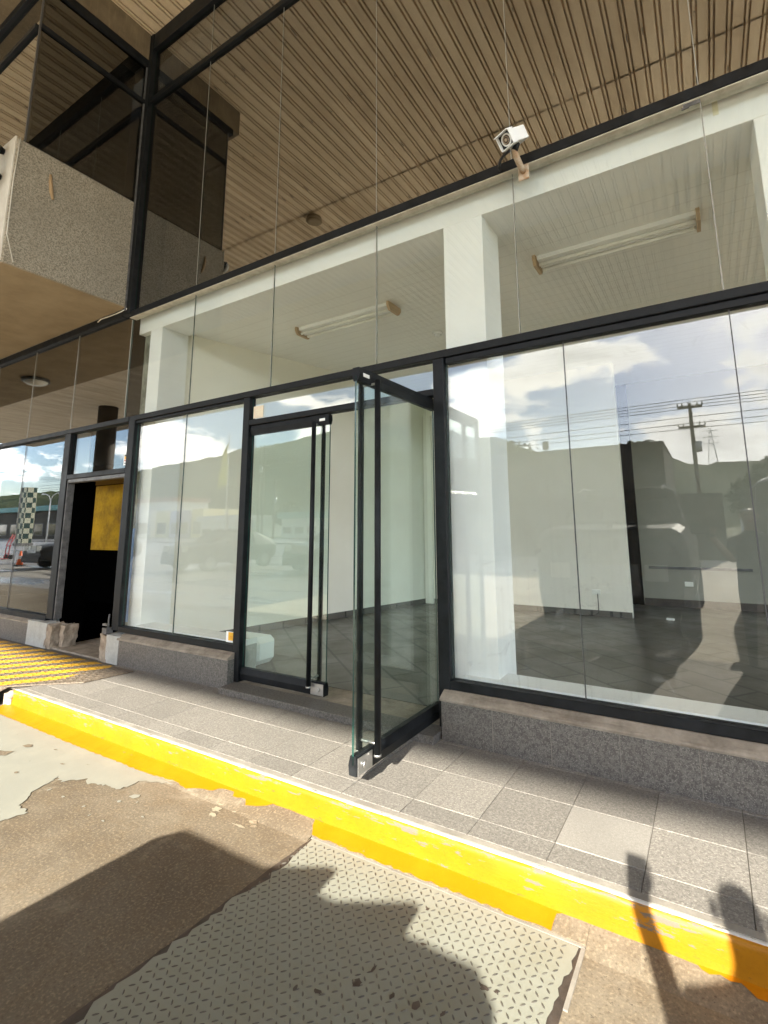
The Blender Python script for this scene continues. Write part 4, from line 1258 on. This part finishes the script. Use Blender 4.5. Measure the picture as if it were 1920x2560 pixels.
leafy('tree', [(-10.5, -36, 6.2, 2.6, 2.2, 2.2), (-12.6, -36.5, 5.6, 2.0, 2, 1.7), (-8.6, -36, 5.4, 1.8, 2, 1.6)], 2600, .22, 'round green tree rising behind the dark building', 'tree', (-10.6, -36, 5.0, .22), 'trees across the road', 2)
leafy('tree', [(9, -44, 4.2, 3.2, 2, 2.6), (12.4, -45, 4.6, 2.8, 2, 2.6), (6.4, -44, 3.2, 2, 2, 1.9)], 2800, .26, 'wide bushy tree right of the dark building reflection', 'tree', (9, -44, 4, .25), 'trees across the road', 3)
leafy('tree', [(-55, -56, 3.6, 2.4, 2, 2.0), (-56.6, -56, 3.0, 1.8, 2, 1.4)], 1700, .26, 'small green tree between the white house and the kiosk', 'tree', (-55, -56, 3.2, .2), 'trees across the road', 4)


def palm(x, y, h, label, seed):
    rnd_ = random.Random(seed)
    t = empty('palm_tree', (x, y, ZG), label, 'palm tree')
    b = MB(); b.tube([(x, y, ZG), (x + .1, y, h * .5), (x, y + .05, h)], [.20, .14, .12], 9); b.build('trunk', M['bark'], t)
    b = MB()
    for k in range(18):
        a_ = 2 * math.pi * k / 18 + rnd_.random() * .3; L = 1.3 + rnd_.random() * .6; up = .15 + rnd_.random() * .9
        prev = None
        for i in range(9):
            s_ = i / 8
            c = Vector((x + math.cos(a_) * L * s_, y + math.sin(a_) * L * s_, h + up * math.sin(s_ * 2.2) - .5 * s_ * s_))
            side = Vector((-math.sin(a_), math.cos(a_), -.5)) * (.22 * math.sin(math.pi * min(1, s_ + .12)) + .01)
            if prev is not None and i % 1 == 0:
                b.quad([prev[0], prev[0] + prev[1], c + side * .8, c])
                s2 = Vector((-side.x, -side.y, side.z)); ps2 = Vector((-prev[1].x, -prev[1].y, prev[1].z))
                b.quad([prev[0], c, c + s2 * .8, prev[0] + ps2])
            prev = (c, side)
    b.build('crown', M['leaf'], t, normals=False)
palm(-.5, -29, 5.6, 'palm tree showing over the right end of the dark building', 2)
palm(-42, -33, 5.2, 'palm tree reflected beside the flagpole', 5)

# traffic cone and red jack stand on the lot
t_ = empty('traffic_cone', (-22.8, -7.02, ZG), 'orange traffic cone on the asphalt reflected in the far left window', 'cone')
b = MB(); b.box(-22.98, -7.2, ZG, -22.62, -6.84, ZG + .04, .01); b.build('base', M['rubber'], t_)
b = MB(); b.cyl((-22.8, -7.02, ZG + .04), (-22.8, -7.02, ZG + .62), .13, .03, 18); b.build('body', M['orange'], t_)
b = MB(); b.cyl((-22.8, -7.02, ZG + .28), (-22.8, -7.02, ZG + .42), .092, .068, 18); b.build('band', M['white'], t_)
t_ = empty('hand_truck', (-29.5, -9.0, ZG), 'red hand truck standing beyond the traffic cone', 'hand truck')
b = MB()
for s_ in (-.2, .2): b.tube([(-29.5 + s_, -9.0, ZG + .12), (-29.5 + s_, -9.05, ZG + .8), (-29.5 + s_ * .8, -9.25, ZG + 1.3)], .025, 8)
for z in (.3, .7, 1.1): b.cyl((-29.7, -9.02 - z * .1, ZG + z), (-29.3, -9.02 - z * .1, ZG + z), .02, seg=8)
b.box(-29.75, -9.0, ZG + .02, -29.25, -8.75, ZG + .05)
b.build('frame', M['red'], t_)
for s_ in (-.28, .28):
    b = MB(); b.cyl((-29.5 + s_ - .03, -9.1, ZG + .12), (-29.5 + s_ + .03, -9.1, ZG + .12), .12, seg=16); b.build('wheel', M['rubber'], t_)

# ---- vehicles
def vehicle(name, label, cat, cx, yfront, L, W, stations, paint, clear, wr=.38, stripe=None, axles=(.85, .78), rails=False):
    """nose points to +Y (towards the shop). stations: (distance from nose, z_low, z_belt, z_roof, half width low, half belt, half roof)"""
    root = empty(name, (cx, yfront - L / 2, ZG), label, cat)
    b = MB(); rings = []
    for (s_, zl, zb, zr, wl, wb, wr_) in stations:
        y = yfront - s_
        pts = [(-wl, zl), (-wl * 1.03, zl + .25 * (zb - zl)), (-wb, zb - .05), (-wb + .02, zb), (-wr_ - .02, zr - .06), (-wr_ + .07, zr), (wr_ - .07, zr), (wr_ + .02, zr - .06), (wb - .02, zb), (wb, zb - .05), (wl * 1.03, zl + .25 * (zb - zl)), (wl, zl)]
        rings.append([b.bm.verts.new((cx + px, y, ZG + pz)) for px, pz in pts])
    for a_, c_ in zip(rings, rings[1:]):
        n = len(a_)
        for k in range(n): f = b.bm.faces.new((a_[k], a_[(k + 1) % n], c_[(k + 1) % n], c_[k])); f.smooth = False
    b.bm.faces.new(rings[0]); b.bm.faces.new(rings[-1][::-1])
    b.build('body', M[paint], root)
    # windows on the greenhouse sides, front and back
    gh = [s for s in stations if s[3] - s[2] > .28]
    b = MB()
    for a_, c_ in zip(gh, gh[1:]):
        for sg in (-1, 1):
            def P_(s, t):
                z = s[2] + .05 + (s[3] - .10 - s[2] - .05) * t
                x = (s[5] - .02) + ((s[6] + .02) - (s[5] - .02)) * ((z - s[2]) / max(.01, s[3] - .06 - s[2])) + .006
                return z, x
            y0, y1 = yfront - a_[0] - .05, yfront - c_[0] + .05
            z0, x0 = P_(a_, 0); z1, x1 = P_(a_, 1); z2, x2 = P_(c_, 1); z3, x3 = P_(c_, 0)
            b.quad([(cx + sg * x0, y0, ZG + z0), (cx + sg * x1, y0, ZG + z1), (cx + sg * x2, y1, ZG + z2), (cx + sg * x3, y1, ZG + z3)])
    r_ = bmesh.ops.solidify(b.bm, geom=b.bm.faces[:], thickness=.004)
    b.build('side_window', M['car_glass'], root)
    # windscreen between last bonnet station and first roof station
    i0 = max(i for i, s in enumerate(stations[:len(stations) // 2 + 1]) if s[3] - s[2] <= .28) if stations[0][3] - stations[0][2] <= .28 else 0
    s0, s1 = stations[i0], stations[i0 + 1]
    b = MB()
    b.quad([(cx - s0[6] + .1, yfront - s0[0] + .002, ZG + s0[3] + .03), (cx + s0[6] - .1, yfront - s0[0] + .002, ZG + s0[3] + .03), (cx + s1[6] - .12, yfront - s1[0] + .03, ZG + s1[3] - .04), (cx - s1[6] + .12, yfront - s1[0] + .03, ZG + s1[3] - .04)])
    r_ = bmesh.ops.solidify(b.bm, geom=b.bm.faces[:], thickness=.01)
    b.build('windscreen', M['car_glass'], root)
    for ya in (axles[0], L - axles[1]):
        for sg in (-1, 1):
            x = cx + sg * (W / 2 - .10)
            b = MB(); b.cyl((x - .11, yfront - ya, ZG + wr), (x + .11, yfront - ya, ZG + wr), wr, seg=26); o = b.build('wheel', M['rubber'], root)
            b = MB(); b.cyl((x + sg * .112, yfront - ya, ZG + wr), (x + sg * .118, yfront - ya, ZG + wr), wr * .62, seg=20); b.build('rim', M['galv'], o)
    for sg in (-1, 1):
        b = MB(); b.box(cx + sg * W * .30 - .13, yfront - .04, ZG + clear + .42, cx + sg * W * .30 + .13, yfront + .012, ZG + clear + .62, .01); b.build('headlight', M['lamp_lens'], root)
        b = MB(); b.box(cx + sg * (W / 2 - .02), yfront - 1.52, ZG + stations[2][2] + .02, cx + sg * (W / 2 + .20), yfront - 1.42, ZG + stations[2][2] + .20, .02); b.build('wing_mirror', M[paint], root)
    b = MB(); b.box(cx - W * .42, yfront - .02, ZG + clear - .02, cx + W * .42, yfront + .05, ZG + clear + .24, .03); b.build('bumper', M['frame'], root)
    b = MB(); b.box(cx - W * .20, yfront - .01, ZG + clear + .34, cx + W * .20, yfront + .014, ZG + clear + .62, .01); b.build('grille', M['chrome'], root)
    if stripe:
        b = MB(); b.box(cx - W / 2 - .012, yfront - L + .5, ZG + 1.05, cx - W / 2 - .004, yfront - .9, ZG + 1.30); b.build('side_stripe', M['red'], root)
        b = MB(); b.box(cx - W / 2 - .03, yfront - 1.5, ZG + 1.0, cx - W / 2 - .004, yfront - 1.35, ZG + 1.05); b.build('door_handle', M['frame'], root)
    if rails:
        b = MB()
        for sg in (-1, 1): b.tube([(cx + sg * .62, yfront - L * .36, ZG + 2.0), (cx + sg * .62, yfront - L * .4, ZG + 2.07), (cx + sg * .62, yfront - L * .85, ZG + 2.07), (cx + sg * .62, yfront - L * .9, ZG + 2.0)], .018, 6)
        b.build('roof_rail', M['chrome'], root)
    return root
CARST = [(0.0, .40, .62, .78, .72, .76, .66), (.35, .30, .74, .88, .82, .85, .74), (1.1, .28, .84, .96, .83, .86, .78), (1.8, .28, .86, 1.40, .83, .86, .62), (2.9, .28, .88, 1.42, .83, .86, .62), (3.7, .30, .88, 1.12, .82, .85, .68), (3.95, .42, .80, .95, .74, .80, .68)]
SUVST = [(0.0, .45, 1.12, 1.30, .84, .86, .78), (.20, .40, 1.24, 1.42, .92, .95, .86), (1.35, .36, 1.30, 1.48, .94, .97, .88), (2.0, .36, 1.30, 2.05, .94, .97, .74), (3.2, .36, 1.24, 2.03, .94, .97, .74), (4.35, .38, 1.24, 2.00, .94, .97, .74), (4.75, .46, 1.22, 1.55, .92, .95, .82)]
vehicle('parked_car', 'dark four wheel drive parked facing the shop behind the photographer', 'car', 1.91, -3.73, 4.75, 1.95, SUVST, 'car_dark', .36, .40, rails=True)
VANST = [(0.0, .45, .95, 1.15, .84, .86, .76), (.55, .36, 1.12, 1.38, .94, .96, .84), (1.25, .34, 1.15, 2.16, .94, .96, .80), (3.2, .34, 1.15, 2.22, .94, .96, .82), (5.1, .36, 1.15, 2.2, .94, .96, .82), (5.2, .42, 1.12, 2.0, .92, .94, .80)]
vehicle('parked_car', 'black saloon reflected low in the left shop pane', 'car', -13.0, -7.7, 4.3, 1.75, CARST, 'car_dark', .28, .31, axles=(.8, 1.0))
vehicle('parked_car', 'dark green hatchback reflected in the closed glass door', 'car', -8.6, -9.2, 3.95, 1.75, CARST, 'car_green', .28, .31)
sp = [o for o in bpy.data.objects if o.get('label', '').startswith('dark four')][0]
for sx in (1.99, 2.41):  # added wedges on the bonnet edge, shaped to cast peaks in the shadow
    b = MB()
    pf = [(sx - .34, ZG + 1.40), (sx, ZG + 1.40), (sx + .01, ZG + 1.478), (sx - .03, ZG + 1.485)]
    A = [b.bm.verts.new((x, -3.94, z)) for x, z in pf]; B = [b.bm.verts.new((x, -3.90, z)) for x, z in pf]
    b.bm.faces.new(A); b.bm.faces.new(B[::-1])
    for i in range(4): b.bm.faces.new((A[i], B[i], B[(i + 1) % 4], A[(i + 1) % 4]))
    b.build('shadow_wedge', M['frame'], sp)
vehicle('parked_van', 'white panel van with a red stripe parked at the right of the forecourt', 'van', 4.72, -4.1, 5.2, 1.95, VANST, 'car_white', .34, .36, True)
vehicle('parked_car', 'black hatchback parked on the asphalt near the traffic cone', 'car', -19.8, -6.2, 3.95, 1.75, CARST, 'car_dark', .28, .31)

# ================================================================== PHOTOGRAPHER (casts the shadow at the lower right)
def skin_obj(name, pts, edges, sub=2, root=0):
    me = bpy.data.meshes.new(name); me.from_pydata([p[:3] for p in pts], edges, []); o = bpy.data.objects.new(name, me); COL.objects.link(o)
    md = o.modifiers.new('skin', 'SKIN'); md.use_smooth_shade = True
    for i, p in enumerate(pts):
        sv = me.skin_vertices[0].data[i]; r = p[3]; sv.radius = r if isinstance(r, tuple) else (r, r); sv.use_root = (i == root)
    ss = o.modifiers.new('sub', 'SUBSURF'); ss.levels = sub; ss.render_levels = sub
    dg = bpy.context.evaluated_depsgraph_get(); me2 = bpy.data.meshes.new_from_object(o.evaluated_get(dg))
    bpy.data.objects.remove(o); me2.name = name
    return me2
PX, PY, PZ = 3.50, -3.50, ZG - .06
J = [(PX, PY, PZ + .92, (.165, .12)), (PX, PY, PZ + 1.12, (.15, .11)), (PX, PY + .01, PZ + 1.30, (.17, .12)), (PX, PY, PZ + 1.43, (.07, .07)), (PX - .005, PY + .03, PZ + 1.50, (.055, .06)), (PX - .01, PY + .05, PZ + 1.60, (.078, .095)), (PX - .01, PY + .05, PZ + 1.70, (.066, .085)),
     (PX - .10, PY, PZ + .84, .10), (PX - .11, PY + .03, PZ + .47, .066), (PX - .12, PY, PZ + .09, .045), (PX - .13, PY + .15, PZ + .035, .038),
     (PX + .10, PY, PZ + .84, .10), (PX + .11, PY + .03, PZ + .47, .066), (PX + .12, PY, PZ + .09, .045), (PX + .13, PY + .15, PZ + .035, .038),
     (PX - .19, PY + .02, PZ + 1.34, .062), (PX - .20, PY + .07, PZ + 1.12, .048), (PX - .36, PY + .29, PZ + 1.36, .034), (PX - .385, PY + .325, PZ + 1.42, (.036, .022)),
     (PX + .20, PY, PZ + 1.34, .060), (PX + .25, PY + .01, PZ + 1.06, .046), (PX + .25, PY + .08, PZ + .82, .034), (PX + .25, PY + .10, PZ + .75, (.022, .036))]
E_ = [(0, 1), (1, 2), (2, 3), (3, 4), (4, 5), (5, 6), (0, 7), (7, 8), (8, 9), (9, 10), (0, 11), (11, 12), (12, 13), (13, 14), (2, 15), (15, 16), (16, 17), (17, 18), (2, 19), (19, 20), (20, 21), (21, 22)]
me_ = skin_obj('person', J, E_)
body = bpy.data.objects.new('person', me_)
for n_ in ('cloth', 'jeans', 'skin', 'hair', 'rubber'): me_.materials.append(M[n_])
for p_ in me_.polygons:
    c = p_.center; z = c.z - PZ
    arm = (Vector((c.x - PX, c.y - PY)).length > .20 and z > 1.1)
    p_.material_index = 4 if z < .075 else 1 if z < .93 else 2 if (z > 1.45 and not (arm and z < 1.2)) or (arm and c.y > PY + .10) else 0
    if z > 1.66 or (z > 1.56 and c.y < PY + .03): p_.material_index = 3
COL.objects.link(body)
tag(body, 'photographer in a dark shirt and jeans raising a phone in one hand', 'person')
b = MB()
b.ellipsoid((PX - .01, PY + .145, PZ + 1.60), (.016, .022, .024), 8, 6, 0)
for s_ in (-1, 1):
    b.ellipsoid((PX - .01 + s_ * .032, PY + .130, PZ + 1.628), (.013, .010, .008), 8, 6, 1)
    b.ellipsoid((PX - .01 + s_ * .083, PY + .05, PZ + 1.61), (.012, .022, .032), 8, 6, 0)
b.ellipsoid((PX - .01, PY + .136, PZ + 1.555), (.026, .010, .007), 8, 6, 2)
b.build('face', [M['skin'], M['frame'], M['red']], body)
hb = MB()
def finger(pts, r):
    hb.tube([Vector(p) for p in pts], [r, r * .95, r * .85, r * .7], 8)
hx, hy, hz = PX - .385, PY + .318, PZ + 1.43
ph = Vector((3.19, -3.185, 1.385))
for k in range(4):
    z0 = hz - .005 + k * .020
    finger([(hx + .0, hy + .005, z0), (hx - .012, hy + .04, z0 + .004), (hx + .018, hy + .066 + .004 * k, z0 + .006), (hx + .045, hy + .060, z0 + .004)], .0085 - .0006 * abs(k - 2))
finger([(hx + .02, hy - .0, hz - .01), (hx + .035, hy + .01, hz + .015), (hx + .045, hy + .012, hz + .035), (hx + .052, hy + .016, hz + .05)], .010)
hx2, hy2, hz2 = PX + .25, PY + .10, PZ + .72
for k in range(4):
    y0 = hy2 - .03 + k * .021
    finger([(hx2, y0, hz2), (hx2 - .004, y0 + .004, hz2 - .035), (hx2 - .016, y0 + .006, hz2 - .062), (hx2 - .032, y0 + .004, hz2 - .08 + .004 * abs(k - 2))], .0085 - .0006 * abs(k - 2))
finger([(hx2 - .005, hy2 + .03, hz2 + .03), (hx2 - .012, hy2 + .052, hz2 + .005), (hx2 - .016, hy2 + .058, hz2 - .02), (hx2 - .018, hy2 + .056, hz2 - .04)], .010)
hb.build('finger', M['skin'], body)
b = MB(); b.box(3.072, -3.141, 1.185, 3.150, -3.133, 1.335, .003)
tag(b.build('phone', M['frame']), 'black phone held upright by the photographer', 'phone')
